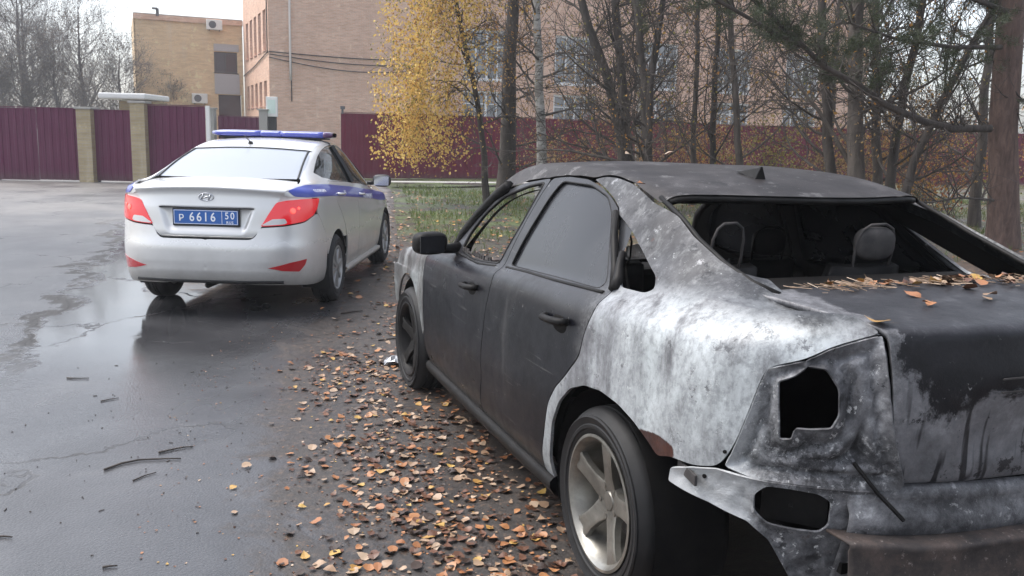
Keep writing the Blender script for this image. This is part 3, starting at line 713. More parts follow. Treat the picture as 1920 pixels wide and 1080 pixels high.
def text_mesh(name, body, size, mat, parent=None, matrix=None, extrude=.0008, spacing=1.0, scale_x=1.0):
    cu = bpy.data.curves.new(name+'_tmp', 'FONT'); cu.body = body; cu.size = size; cu.extrude = extrude; cu.align_x = 'CENTER'; cu.align_y = 'CENTER'
    cu.space_character = spacing; cu.resolution_u = 4; cu.offset = size*.012
    t = bpy.data.objects.new(name+'_tmp', cu); COL.objects.link(t)
    dg = bpy.context.evaluated_depsgraph_get(); dg.update()
    me = bpy.data.meshes.new_from_object(t.evaluated_get(dg))
    bpy.data.objects.remove(t, do_unlink=True); bpy.data.curves.remove(cu)
    me.name = name; me.materials.clear(); me.materials.append(mat)
    if scale_x != 1: me.transform(Matrix.Diagonal((scale_x, 1, 1, 1)))
    if matrix is not None: me.transform(matrix)
    o = bpy.data.objects.new(name, me); COL.objects.link(o)
    if parent: o.parent = parent
    return o
# ------------------------------------------------------------------ ground, road
EDGE = [(-.25, .8), (-.45, 2.0), (-.62, 2.83), (-.80, 3.4), (-1.0, 4.0), (-1.2, 4.85), (-1.36, 5.99), (-1.42, 6.87), (-1.45, 7.66), (-1.44, 9.34), (-1.55, 11.6), (-1.9, 14.3), (-2.35, 17.3), (-3.0, 21.9), (-3.5, 25.0), (-4.2, 28.0), (-6.2, 30.2)]
def grid_sheet(name, x0, x1, y0, y1, n, m, mat, z=lambda x, y: 0.0):
    xs = np.linspace(x0, x1, n); ys = np.linspace(y0, y1, m)
    return grid_obj(name, [[(x, y, z(x, y)) for x in xs] for y in ys], mat)
def ground_z(x, y):
    edge = np.interp(y, [p[1] for p in EDGE], [p[0] for p in EDGE])
    k = min(1, max(0, (x-edge-1.2)/6))*min(1, max(0, (y-9)/8))
    return .10*k*(1+.5*math.sin(x*.7+y*.3))
gr = structure(mesh_obj('ground', [(-400, -30, -.06), (400, -30, -.06), (400, 700, -.06), (-400, 700, -.06)], [(0, 1, 2, 3)], M['soil']))
vg = structure(grid_sheet('verge', -7.0, 40, -4, 46, 95, 100, M['soil'], ground_z))
rgn = random.Random(3)
offs = [-40, -12, -4, -1.6, -.9, -.6, -.4, -.2, 0, .2, .4, .7, 1.1]
val = [0, 0, 0, 0, 0, .08, .25, .5, .8, 1, 1, 1, 1]
ed = resample(np.array([(0, -4)]+EDGE), .5, closed=False); rv = []; at_ = []
for (x, y) in ed:
    taper = max(0, min(1, (13-y)/3))
    for o_, d_ in zip(offs, val): rv.append((x+(o_ if o_ < 0 else o_*taper), y, .004)); at_.append(d_)
m_ = len(offs)
ro = fast_obj('road', np.array(rv), [np.array([(i*m_+j, i*m_+j+1, (i+1)*m_+j+1, (i+1)*m_+j) for i in range(len(ed)-1) for j in range(m_-1)])], M['asphalt'], smooth=False)
ro.data.attributes.new('dirt', 'FLOAT', 'POINT').data.foreach_set('value', at_)
structure(ro)
# patches of shallow water on the road
for k, (cx, cy, rx, ry) in enumerate(()):
    pts = [(cx+rx*(1+.25*math.sin(3*a+k)+.15*math.sin(7*a+2*k))*math.cos(a), cy+ry*(1+.25*math.sin(2*a+k*2)+.15*math.sin(5*a))*math.sin(a)) for a in np.linspace(0, 2*math.pi, 40)[:-1]]
    structure(mesh_obj('puddle', [(x, y, .0085) for x, y in pts], [tuple(range(len(pts)))], M['water'], smooth=False))
# concrete path beyond the grass
structure(mesh_obj('path', [(-3.6, 25.8, .17), (2.5, 27.8, .17), (2.5, 28.6, .17), (-3.8, 26.6, .17)], [(0, 1, 2, 3)], M['concrete'], smooth=False))
# ------------------------------------------------------------------ buildings, fences
def wall_sheet(mb, w, h, openings, place, depth=.22):
    """quads of a wall in (u,z) with rectangular openings and their reveals; place(u, z, d) -> point"""
    us = sorted({0, w, *[o[0] for o in openings], *[o[1] for o in openings]}); zs = sorted({0, h, *[o[2] for o in openings], *[o[3] for o in openings]})
    for a, b in zip(us, us[1:]):
        for c, d in zip(zs, zs[1:]):
            m, n = (a+b)/2, (c+d)/2
            if any(o[0] < m < o[1] and o[2] < n < o[3] for o in openings): continue
            mb.add([place(a, c, 0), place(b, c, 0), place(b, d, 0), place(a, d, 0)], [(0, 1, 2, 3)])
    for a, b, c, d in openings:
        q = [(a, c), (b, c), (b, d), (a, d)]
        for (p, r) in zip(q, q[1:]+q[:1]):
            mb.add([place(*p, 0), place(*r, 0), place(*r, depth), place(*p, depth)], [(0, 1, 2, 3)])
def window_part(parent, o, place, bars, frame, pane, depth=.16, fr=.09, transom=None):
    a, b, c, d = o
    def bar(u0, u1, z0, z1, name=None):
        v = [place(u, z, dd) for dd in (depth-.05, depth+.03) for (u, z) in ((u0, z0), (u1, z0), (u1, z1), (u0, z1))]
        mbw.add(v, [(0, 1, 2, 3), (4, 7, 6, 5), (0, 4, 5, 1), (1, 5, 6, 2), (2, 6, 7, 3), (3, 7, 4, 0)])
    mbw = MB(); bar(a, b, c, c+fr); bar(a, b, d-fr, d); bar(a, a+fr, c+fr, d-fr); bar(b-fr, b, c+fr, d-fr)
    cuts = [a+fr+(b-a-2*fr)*i/bars for i in range(bars+1)]
    for i, u in enumerate(cuts[1:-1]): 
        w = fr*(1.0 if i % 2 else .55); bar(u-w/2, u+w/2, c+fr, d-fr)
    if transom: bar(a+fr, b-fr, c+(d-c)*transom-.03, c+(d-c)*transom+.03)
    wf = mbw.build('window', frame, parent)
    for u0, u1 in zip(cuts, cuts[1:]):
        p = MB(); jit = rgn.uniform(-.012, .012)
        p.add([place(u0, c+fr, depth+jit), place(u1, c+fr, depth-jit), place(u1, d-fr, depth-jit*.5), place(u0, d-fr, depth+jit)], [(0, 1, 2, 3)]); p.build('pane', pane, wf)
    s = MB(); v = [place(u, z, dd) for dd in (-.06, depth-.05) for (u, z) in ((a-.05, c-.05), (b+.05, c-.05), (b+.05, c-.003), (a-.05, c-.003))]
    s.add(v, [(0, 1, 2, 3), (4, 7, 6, 5), (0, 4, 5, 1), (1, 5, 6, 2), (2, 6, 7, 3), (3, 7, 4, 0)]); s.build('sill', frame, wf)
YAW = R(24)
BLD = empty('brick_building', (-13.2, 48, 0), YAW, 'long pinkish brick building with white framed windows behind the trees', 'building')
H = 11.6
front = lambda u, z, d: (u, d, z)
ops = []
for s in (11.0, 16.9, 22.8, 28.7, 34.6): ops += [(s, s+3.0, 4.85, 7.75), (s, s+3.0, 1.9, 4.25)]
mb = MB(); wall_sheet(mb, 42, H, ops, front); mb.build('front_wall', M['brick_pink'], BLD)
for o in ops: window_part(BLD, o, front, 4, M['white_frame'], M['pane'], transom=.68, fr=.13)
left = lambda u, z, d: (d, u, z)
ops2 = []
for k in range(5): ops2 += [(.9+k*1.75, 1.95+k*1.75, 5.9, 8.05), (.9+k*1.75, 1.95+k*1.75, 2.95, 4.3)]
mb = MB(); wall_sheet(mb, 10.2, H, ops2, left); mb.build('side_wall', M['brick_pink'], BLD)
for o in ops2: window_part(BLD, o, left, 2, M['pink_frame'], M['pane'], fr=.08)
mb = MB(); mb.box((21, 7, H+.1), (42.4, 14.4, .2)); mb.build('roof', M['concrete'], BLD)
mb = MB(); mb.box((42.0, 5, H/2), (.2, 9.8, H-.02)); mb.build('end_wall', M['brick_pink'], BLD)
mb = MB(); mb.tube([(1.1, -.10, 11.4), (1.1, -.10, 4.9), (1.1, -.10, 4.3)], .06, 8); mb.build('downpipe', M['downpipe'], BLD, smooth=True)
for k, (z0, sag) in enumerate(((5.75, .10), (5.62, .25), (5.45, .42))):
    mb = MB(); mb.tube([(u, -.06-.02*k, z0-sag*math.sin(math.pi*u/9)-.01*u*k) for u in np.linspace(0, 9, 14)], .025, 5); mb.build('cable', M['cable'], BLD, smooth=True)
mb = MB(); mb.tube([(.04, -.05, 5.75), (-.05, .3, 5.72), (-.05, 5, 5.3), (-.05, 10, 5.0)], .03, 5); mb.build('cable', M['cable'], BLD, smooth=True)
mb = MB(); mb.tube([(-.06, .15, 11), (-.06, .15, 5.7)], .035, 5); mb.tube([(1.15, -.06, 5.6), (1.15, -.06, 3.2)], .03, 5); mb.build('conduit', M['cable'], BLD, smooth=True)
mb = MB(); mb.box((.5, -.25, 9.6), (.35, .4, .35)); mb.build('floodlight', M['steel_white'], BLD, bevel=.03)
WNG = empty('brick_wing', (-13.2, 48, 0), YAW, 'yellowish brick wing with two air conditioners, left of the pink building', 'building')
wf_ = lambda u, z, d: (u-6.35, 10.25+d, z)
wo = [(4.55, 5.95, 5.15, 6.42), (4.75, 6.15, 2.35, 3.80)]
mb = MB(); wall_sheet(mb, 6.3, 8.35, wo, wf_); mb.build('front_wall', M['brick_tan'], WNG)
window_part(WNG, wo[0], wf_, 2, M['dark_frame'], M['dark_pane'])
mb = MB(); mb.box((-.9, 10.5, 3.1), (1.36, .04, 1.4)); mb.build('doorway', M['dark_pane'], WNG)
for (z0, z1) in ((6.46, 6.9), (3.84, 5.08)):
    mb = MB(); mb.box((-1.05, 10.22, (z0+z1)/2), (1.5, .06, z1-z0)); mb.build('grey_panel', M['grey_panel'], WNG)
mb = MB(); mb.box((-3.2, 10.19, 8.22), (6.35, .14, .30)); mb.build('parapet', M['brick_pink'], WNG)
mb = MB(); mb.box((-3.2, 14.2, 8.4), (6.3, 8, .08)); mb.build('roof', M['concrete'], WNG)
mb = MB(); mb.box((-6.32, 14.2, 4.15), (.1, 7.9, 8.28)); mb.build('end_wall', M['brick_tan'], WNG)
mb = MB(); mb.tube([(-5.0, 10.1, 8.3), (-5.0, 10.1, 8.75)], .09, 8); mb.box((-5.15, 10.0, 8.72), (.3, .12, .12)); mb.build('roof_camera', M['grille'], WNG)
def aircon(u, z, label):
    e = empty('air_conditioner', (0, 0, 0), 0, label, 'air conditioner', 'air conditioners on the wing wall')
    mtx = Matrix.Translation((-13.2, 48, 0)) @ Matrix.Rotation(YAW, 4, 'Z')
    e.matrix_world = mtx @ Matrix.Translation((u, 10.19, z))
    mb = MB(); mb.box((0, -.22, 0), (.92, .34, .60)); mb.build('casing', M['steel_white'], e, bevel=.03)
    mb = MB(); mb.tube([(-.12, -.392, 0), (-.12, -.40, 0)], .22, 24); mb.build('fan_grille', M['grille'], e)
    for s in (-.3, .3):
        mb = MB(); mb.box((s, -.17, -.33), (.04, .34, .05)); mb.build('bracket', M['grille'], e)
aircon(-1.75, 8.0, 'white air conditioner near the roof edge of the wing'); aircon(-2.75, 3.5, 'white air conditioner low on the wing wall, above the fence')
# sheet-metal fences
def fence_run(label, p0, p1, h, mat, z0=0.0, hs=None):
    p0, p1 = Vector((*p0, z0)), Vector((*p1, z0)); L = (p1-p0).length; ang = math.atan2(p1.y-p0.y, p1.x-p0.x)
    e = empty('metal_fence', p0, ang, label, 'fence', 'sheet metal fences')
    n = max(1, round(L/1.15)); w = L/n
    prof = []
    x = 0.0
    while x < w-.001:
        for (dx, d) in ((0, 0), (.10, 0), (.115, -.02), (.185, -.02)): prof.append((min(w, x+dx), d))
        x += .20
    prof.append((w, 0)); me = None
    for k in range(n):
        if me is None:
            v = [(a, d, .04) for a, d in prof]+[(a, d, h) for a, d in prof]; m = len(prof)
            o = mesh_obj('sheet', v, [(i, i+1, m+i+1, m+i) for i in range(m-1) if prof[i+1][0]-prof[i][0] > 1e-6], mat, e, smooth=False); me = o.data
        else:
            o = bpy.data.objects.new('sheet', me); COL.objects.link(o); o.parent = e
        o.location = (k*w, rgn.uniform(-.006, .006), rgn.uniform(-.012, .012)); o.rotation_euler = (rgn.uniform(-.006, .006), 0, 0)
    for zz in (.4, h-.35):
        mb = MB(); mb.box((L/2, .035, zz), (L, .03, .05)); mb.build('rail', M['grille'], e)
    mb = MB(); mb.box((L/2, .0, h+.015), (L, .06, .02)); mb.build('cap_strip', mat, e)
    for k in range(0, n+1, 2):
        mb = MB(); mb.box((min(k*w, L-.03)+.03, .08, h/2), (.06, .06, h-.02)); mb.build('post', M['grille'], e)
    return e
FY = 25.0
fence_run('plum sheet metal fence at the far left, left of the brick piers', (-19, FY-.7), (-12.22, FY), 2.02, M['fence_purple'])
fence_run('narrow plum sheet fence panel between the two brick piers', (-11.80, FY), (-10.72, FY+.05), 2.0, M['fence_purple'])
fence_run('plum sheet fence right of the brick piers, behind the police car', (-10.30, FY), (-8.72, FY+.1), 2.18, M['fence_purple'])
fence_run('long burgundy sheet metal fence behind the birch and the trees', (-5.97, 30.5), (22, 38.2), 2.24, M['fence_red'])
def pier(x, h, label):
    e = empty('brick_pier', (x, FY, 0), 0, label, 'pier', 'brick fence piers')
    mb = MB(); mb.box((0, 0, h/2), (.40, .40, h)); mb.build('shaft', M['brick_pier'], e)
    mb = MB(); mb.box((0, 0, h+.03), (.48, .48, .06)); mb.build('cap', M['concrete'], e, bevel=.01)
pier(-12.01, 2.02, 'tan brick fence pier, the left and lower of the two'); pier(-10.51, 2.22, 'tan brick fence pier, the right and taller of the two')
mb = MB(); mb.box((-8.63, FY+.05, 1.1), (.10, .10, 2.2)); tag(mb.build('white_post', M['steel_white']), 'slim white post at the end of the plum fence', 'post')
bo = empty('guard_booth', (-12.3, 29, 0), 0, 'small guard booth with a white roof behind the left fence', 'booth')
mb = MB(); mb.box((0, .6, 1.2), (1.1, 1.2, 2.4)); mb.build('wall', M['brick_pier'], bo)
mb = MB(); mb.box((-.12, .2, 2.53), (1.50, 2.0, .18)); mb.build('roof', M['steel_white'], bo, bevel=.05)
fence_run('burgundy gate leaf in the yard behind the police car light bar', (-11.0, 33), (-9.45, 33.1), 2.06, M['fence_purple'])
for x, lb in ((-11.25, 'grey concrete gate post left of the burgundy gate leaf'), (-9.3, 'grey concrete gate post right of the burgundy gate leaf')):
    mb = MB(); mb.box((x, 33, 1.15), (.3, .3, 2.3)); mb.box((x, 33, 2.33), (.38, .38, .06)); tag(mb.build('gate_post', M['concrete'], bevel=.01), lb, 'gate post')
sg = empty('sign_box', (-9.0, 33, 0), 0, 'small white sign box on a post in the gateway', 'sign')
mb = MB(); mb.box((0, 0, 2.45), (.42, .12, .72)); mb.build('panel', M['steel_white'], sg, bevel=.02)
mb = MB(); mb.box((0, .03, 1.05), (.3, .1, 2.1)); mb.build('post', M['cable'], sg)
mb = MB(); mb.box((0, -.063, 2.45), (.30, .006, .5)); mb.build('blank_face', plain('pale_green_sheet', (.6, .72, .66), .4), sg)
mb = MB(); mb.tube([(-5.9, 30.4, 2.2), (-5.9, 30.4, 2.36)], .04, 6); mb.box((-5.88, 30.34, 2.40), (.12, .2, .10)); tag(mb.build('fence_camera', M['grille']), 'small dark camera on the left corner of the burgundy fence', 'camera')
# ------------------------------------------------------------------ the burnt-out saloon car
WR = wreck_shell()
WRECK = empty('burnt_car', (1.1133, 3.0744, 0), 0.3597+math.pi/2,
              'burnt-out dark saloon car without rear window and bumper, in the foreground', 'car')
arch = lambda cx, cz, r, a0, a1, n=14: [(cx+r*math.cos(math.radians(a0+(a1-a0)*i/n)), cz+r*math.sin(math.radians(a0+(a1-a0)*i/n))) for i in range(n+1)]
# outlines on the left flank, in car metres
W_REAR_DOOR = [(1.264, .236), (1.20, .42), (1.187, .575), (1.165, .66), (1.142, .779), (1.118, .872), (1.146, .942), (1.123, 1.159), (1.083, 1.341),
               (.92, 1.356), (.744, 1.354), (.58, 1.327), (.478, 1.298), (.385, 1.262), (.24, 1.10), (.106, 1.013), (.104, .983), (.110, .934), (.147, .859),
               (.165, .781), (.231, .720), (.342, .625), (.409, .543), (.445, .438), (.490, .30), (.50, .236)]
W_REAR_GLASS = [(1.074, .960), (1.040, 1.12), (.998, 1.265), (.960, 1.334), (.685, 1.332), (.510, 1.298), (.425, 1.250), (.188, 1.027), (.198, 1.004), (.554, .988)]
W_FRONT_DOOR = [(1.264, .236), (1.20, .42), (1.187, .575), (1.165, .66), (1.142, .779), (1.118, .872), (1.146, .942), (1.123, 1.159), (1.083, 1.341),
                (1.34, 1.311), (1.565, 1.258), (1.80, 1.165), (1.93, 1.06), (1.985, .955), (2.02, .895), (2.285, .845), (2.29, .78), (2.262, .65), (2.258, .54), (2.272, .35), (2.23, .236)]
W_FRONT_HOLE = [(1.214, .948), (1.157, 1.132), (1.130, 1.318), (1.296, 1.294), (1.578, 1.226), (1.758, 1.130), (1.850, 1.023), (1.835, .932), (1.62, .920), (1.456, .926)]
W_QTR_HOLE = [(.40, 1.255), (.243, 1.204), (.084, 1.139), (-.059, 1.085), (-.099, 1.050), (-.068, 1.034), (.085, 1.028), (.165, 1.075), (.276, 1.15)]
W_QUARTER = [(.106, 1.013), (.240, 1.10), (.385, 1.262), (.478, 1.298), (.58, 1.327), (.70, 1.352), (.64, 1.368), (.55, 1.368), (.42, 1.352), (.31, 1.324), (.22, 1.297), (.064, .585, 1.273),
             (-.07, .603, 1.217), (-.23, .606, 1.162), (-.354, .593, 1.123), (-.419, .568, 1.102), (-.482, .548, 1.09), (-.60, .545, 1.082), (-.70, .535, 1.075), (-.77, .515, 1.066), (-.807, .505, 1.050),
             (-.782, .573, 1.028), (-.761, .619, 1.010), (-.733, .673, .975), (-.673, .739, .945), (-.651, .763, .84), (-.624, .784, .732), (-.581, .807, .652),
             (-.51, .836, .632), (-.42, .858, .628), (-.36, .606), (-.30, .635), (-.215, .668), (-.12, .692), (0, .702), (.12, .688), (.22, .650), (.31, .575), (.375, .47), (.405, .34), (.415, .236),
             (.50, .236), (.490, .30), (.445, .438), (.409, .543), (.342, .625), (.231, .720), (.165, .781), (.147, .859), (.110, .934), (.104, .983)]
W_FENDER = [(2.285, .845), (2.29, .78), (2.262, .65), (2.258, .54), (2.262, .42)] + [(2.30, .38), (2.33, .47), (2.40, .58), (2.50, .655), (2.62, .69), (2.74, .675), (2.85, .62), (2.93, .53), (2.98, .42), (3.08, .46), (3.15, .60), (3.15, .70), (3.05, .775), (2.7, .845), (2.4, .88), (2.05, .90), (2.02, .895)]
SIDE = dict(srange=(WR.NR-1, WR.NR+WR.NX))
def wobble(a, f, seed=0.0):
    return lambda P, N, D: a*(np.sin(P[:, 0]*f+seed)*np.cos(P[:, 2]*f*1.3+seed*2)+.6*np.sin(P[:, 0]*f*2.3+P[:, 2]*f*1.9+seed))*np.clip(D/.05, 0, 1)
for mir in (False, True):
    kw = dict(mirror=mir)
    fd = panel('front_door', WR, W_FRONT_DOOR, M['door'], WRECK, holes=[W_FRONT_HOLE], hsoft=1, gap=.003, disp=lambda P, N, D: .0022*np.sin(P[:, 0]*5)*np.clip(D/.06, 0, 1)-.004*np.exp(-((P[:, 2]-(.47+.07*(1.8-P[:, 0])))/.012)**2)*np.clip(D/.05, 0, 1), **kw, **SIDE)
    rd = panel('rear_door', WR, W_REAR_DOOR, M['door'], WRECK, holes=[W_REAR_GLASS], hsoft=1, gap=.003, disp=lambda P, N, D: .0022*np.sin(P[:, 0]*5+1)*np.clip(D/.06, 0, 1)-.004*np.exp(-((P[:, 2]-(.47+.07*(1.8-P[:, 0])))/.012)**2)*np.clip(D/.05, 0, 1), **kw, **SIDE)
    if True:
        panel('door_glass', WR, W_REAR_GLASS, M['soot_glass'], rd, gap=-.006, inset=.012, flange=0, label='smoke-blackened side window still in its frame' if not mir else None, **kw, **SIDE)
    if mir: panel('door_glass', WR, W_FRONT_HOLE, M['soot_glass'], fd, gap=-.006, inset=.012, flange=0, **kw, **SIDE)
    for hol, par_, rr_ in ((W_REAR_GLASS, rd, .005), (W_FRONT_HOLE, fd, .008)):
        q = WR.locate(resample(np.array(hol), .03), 'xz', **SIDE); q = soften(q, 1); pp_ = WR.P(q[:, 0], q[:, 1])-WR.nrm(q[:, 0], q[:, 1])*.004
        pp_ = pp_*[1, -1 if mir else 1, 1]; mb = MB(); mb.tube([Vector(a_) for a_ in pp_]+[Vector(pp_[0])], rr_, 6); mb.build('window_seal', M['charred'], par_, smooth=True)
        # black seal around the glass and the divider bar
    panel('quarter_panel', WR, W_QUARTER, M['bare'], WRECK, holes=[W_QTR_HOLE], step=.03, disp=wobble(.0035, 9.0), label='pale bare quarter panel burnt down to the metal' if not mir else None, **kw)
    panel('fender', WR, W_FENDER, M['bare'], WRECK, disp=wobble(.006, 11, 2.0), **kw, **SIDE)
    for pts_, par_ in (([(1.88, .912), (1.62, .912), (1.46, .916), (1.22, .936)], fd), ([(1.10, .948), (.85, .964), (.55, .978), (.30, .992), (.15, 1.000)], rd)):
        q = WR.locate(resample(np.array(pts_), .05, closed=False), 'xz', **SIDE); pp_ = (WR.P(q[:, 0], q[:, 1])-WR.nrm(q[:, 0], q[:, 1])*.001)*[1, -1 if mir else 1, 1]
        mb = MB(); mb.tube([Vector(a_) for a_ in pp_], .0075, 6); mb.build('belt_trim', M['charred'], par_, smooth=True)
    # soot-black inner skins of doors and flanks
    for nm, ol, hl in (('door_lining', W_FRONT_DOOR, W_FRONT_HOLE), ('door_lining', W_REAR_DOOR, W_REAR_GLASS), ('flank_lining', W_QUARTER, W_QTR_HOLE)):
        panel(nm, WR, ol, M['soot'], WRECK, holes=[hl], gap=.012, inset=.045, flange=0, step=.06, **kw, **(SIDE if ol is not W_QUARTER else {}))
    # sill
    sg = []
    for x in np.linspace(.42, 2.27, 40):
        S = np.interp(x, WR.G[WR.NR-1:WR.NR+WR.NX-1, 0, 0], WR.S[WR.NR-1:WR.NR+WR.NX-1])
        w = WR.P(np.array([S]), np.array([.03]))[0][1]
        prof = [(w-.02, .245), (w+.038, .240), (w+.052, .225), (w+.050, .200), (w+.030, .170), (w-.01, .158), (w-.12, .155)]
        sg.append([(x, (-1 if mir else 1)*a, b) for a, b in prof])
    grid_obj('sill', np.array(sg), M['charred'], WRECK, flip=not mir)
# mirrors and door pulls (left and right)
def blob(name, c, d, mat, parent, pw=3.0, n=16, rot=None):
    """rounded box (superellipsoid)"""
    v = []; f = []
    sg = lambda a, p: math.copysign(abs(a)**p, a)
    for i in range(n+1):
        th = math.pi*i/n-math.pi/2
        for k in range(n*2):
            ph = math.pi*k/n
            q = Vector((d[0]/2*sg(math.cos(th), 2/pw)*sg(math.cos(ph), 2/pw), d[1]/2*sg(math.cos(th), 2/pw)*sg(math.sin(ph), 2/pw), d[2]/2*sg(math.sin(th), 2/pw)))
            if rot is not None: q = rot @ q
            v.append(q+Vector(c))
    m = n*2
    for i in range(n):
        for k in range(m): f.append((i*m+k, i*m+(k+1) % m, (i+1)*m+(k+1) % m, (i+1)*m+k))
    return mesh_obj(name, v, f, mat, parent)
for s in (1, -1):
    mb = MB(); mb.tube([(1.90, s*.77, .935), (1.90, s*.85, .93), (1.905, s*.90, .94)], [.03, .024, .03], 8)
    arm = mb.build('mirror_arm', M['charred'], WRECK, smooth=True)
    blob('mirror_housing', (1.90, s*.935, .962), (.11, .185, .118), M['charred'], WRECK, 3.2, rot=Matrix.Rotation(s*.25, 3, 'Z'))
    mb = MB(); mb.box((1.842, s*.937, .962), (.004, .14, .085), Matrix.Rotation(s*.25, 3, 'Z')); mb.build('mirror_glass', M['soot_glass'], WRECK)
    for hx, hz in ((.385, .862), (1.40, .815)):
        base = WR.P(*[np.array([q]) for q in WR.locate([(hx, hz)], 'xz', **SIDE)[0]])[0]
        h = blob('handle_recess', (hx-.03, s*(base[1]-.002), hz-.012), (.13, .012, .07), M['soot'], WRECK, 2.4)
        mb = MB(); Y = base[1]
        mb.tube([(hx-.115, s*(Y+.002), hz+.014), (hx-.10, s*(Y+.030), hz+.012), (hx-.03, s*(Y+.036), hz+.006), (hx+.06, s*(Y+.030), hz), (hx+.085, s*(Y+.002), hz)], [.013, .014, .014, .013, .012], 10)
        mb.build('door_handle', M['charred'], WRECK, smooth=True)
# cap surfaces over the roof and the bonnet: shell profile up to the last row, then a crown across
def cap(sh, xs, z_from, crown=1.0, m=14):
    g = []
    base = np.arange(sh.NR-1, sh.NR+sh.NX-1)
    for x, zf in zip(xs, z_from):
        S = np.interp(x, sh.G[base, 0, 0], sh.S[base])
        vv = np.linspace(0, sh.V[-1], 300); P = sh.P(np.full(300, S), vv)
        k = int(np.argmax(P[:, 2] >= zf)) if (P[:, 2] >= zf).any() else 280
        k = min(k, 288)
        side = P[np.linspace(k, 299, 12).astype(int)]
        ye, ze = side[-1][1], side[-1][2]
        sl = (side[-1][2]-side[-3][2])/(side[-1][1]-side[-3][1]-1e-9)
        c = max(0.0, -sl*ye/2)*crown
        yy = np.linspace(ye, -ye, m)[1:-1]
        mid = np.stack([np.full(len(yy), x), yy, ze+c*(1-(yy/ye)**2)], 1)
        row = np.concatenate([side, mid, side[::-1]*[1, -1, 1]])
        row[:, 0] = x
        g.append(row)
    return np.array(g)
def edge_curve(g, bulge):
    """pull the first and last grid rows in x so the front/rear edge is bowed across the car"""
    return g
xs = np.linspace(.20, 1.74, 44)
zf = np.interp(xs, [.20, .31, .42, .55, .64, .70, .80, .92, 1.08, 1.34, 1.565, 1.74], [1.300, 1.328, 1.356, 1.372, 1.372, 1.357, 1.359, 1.359, 1.345, 1.315, 1.262, 1.195])
rg = cap(WR, xs, zf, .55)
# bow the rear and front edges, dip the rear lip
yy = rg[:, :, 1]
wgt = np.clip((.55-rg[:, :, 0])/.35, 0, 1)**2
rg[:, :, 0] -= wgt*.10*(1-(yy/.62)**2)
rg[:, :, 2] -= wgt*.02*(1-(yy/.62)**2)
wf = np.clip((rg[:, :, 0]-1.4)/.34, 0, 1)**2
rg[:, :, 0] += wf*.14*(1-(yy/.65)**2)
rg[:, :, 2] -= wf*.05*(1-(yy/.65)**2)*.5
rg[:, :, 2] += .004*np.sin(rg[:, :, 0]*7)*np.sin(rg[:, :, 1]*6)
roof = grid_obj('roof', rg, M['roof'], WRECK)
add_mod(roof, 'SUBSURF', levels=1, render_levels=1)
lin = rg[1:-1, 6:-6].copy(); lin[:, :, 2] -= .045
grid_obj('headliner', lin, M['soot'], WRECK, flip=True)
# open engine bay: burnt block, strut towers, slam panel
mb = MB(); mb.box((2.72, .05, .50), (.50, .62, .34), Matrix.Rotation(.05, 3, 'Z')); mb.box((2.70, -.02, .69), (.34, .40, .06)); mb.tube([(2.5, -.25, .68), (2.75, -.3, .70), (2.95, -.1, .66)], .035, 8); mb.build('engine_block', M['rust'], WRECK, bevel=.02)
for s_ in (1, -1):
    mb = MB(); mb.tube([(2.62, s_*.56, .30), (2.60, s_*.55, .70)], [.13, .10], 14); mb.build('strut_tower', M['charred'], WRECK, smooth=False)
mb = MB(); mb.box((3.16, 0, .66), (.08, 1.24, .06)); mb.build('slam_panel', M['rust'], WRECK, bevel=.01)
# front mask so nothing is open ahead
mb = MB(); mb.box((2.12, 0, .56), (.05, 1.50, .52))
mb.build('front_bulkhead', M['soot'], WRECK)
mb = MB(); mb.prism([(3.20, -.60), (3.34, -.40), (3.40, 0), (3.34, .40), (3.20, .60), (3.12, .60), (3.24, .38), (3.30, 0), (3.24, -.38), (3.12, -.60)], .30, .62); mb.build('front_crash_beam', M['rust'], WRECK)
# windscreen pillars
for s in (1, -1):
    mb = MB(); mb.tube([(2.04, s*.745, .90), (1.99, s*.715, 1.0), (1.90, s*.672, 1.10), (1.72, s*.640, 1.215), (1.55, s*.635, 1.275)], [.035, .034, .032, .03, .03], 8)
    mb.build('windscreen_pillar', M['charred'], WRECK, smooth=True)
    # rear pillar inner return that frames the missing rear window
    mb = MB(); mb.tube([(.22, s*.56, 1.315), (.06, s*.565, 1.255), (-.07, s*.58, 1.20), (-.23, s*.585, 1.145), (-.354, s*.572, 1.108), (-.44, s*.54, 1.085)], .009, 8)
    mb.build('window_rim', M['charred'], WRECK, smooth=True)
mb = MB(); er = rg[0][2:-2]; mb.tube([Vector(p)+Vector((.008, 0, -.016)) for p in er[::2]], .013, 8)
mb.build('window_rim', M['charred'], WRECK, smooth=True)
# shark-fin aerial
mb = MB(); mb.add([(.50, .032, 1.398), (.50, .068, 1.398), (.36, .024, 1.372), (.36, .076, 1.372), (.355, .046, 1.424), (.355, .054, 1.424), (.385, .046, 1.417), (.385, .054, 1.417)],
    [(0, 1, 3, 2), (2, 3, 5, 4), (0, 2, 4, 6), (1, 7, 5, 3), (4, 5, 7, 6), (0, 6, 7, 1)])
mb.build('roof_aerial', M['charred'], WRECK, bevel=.004)
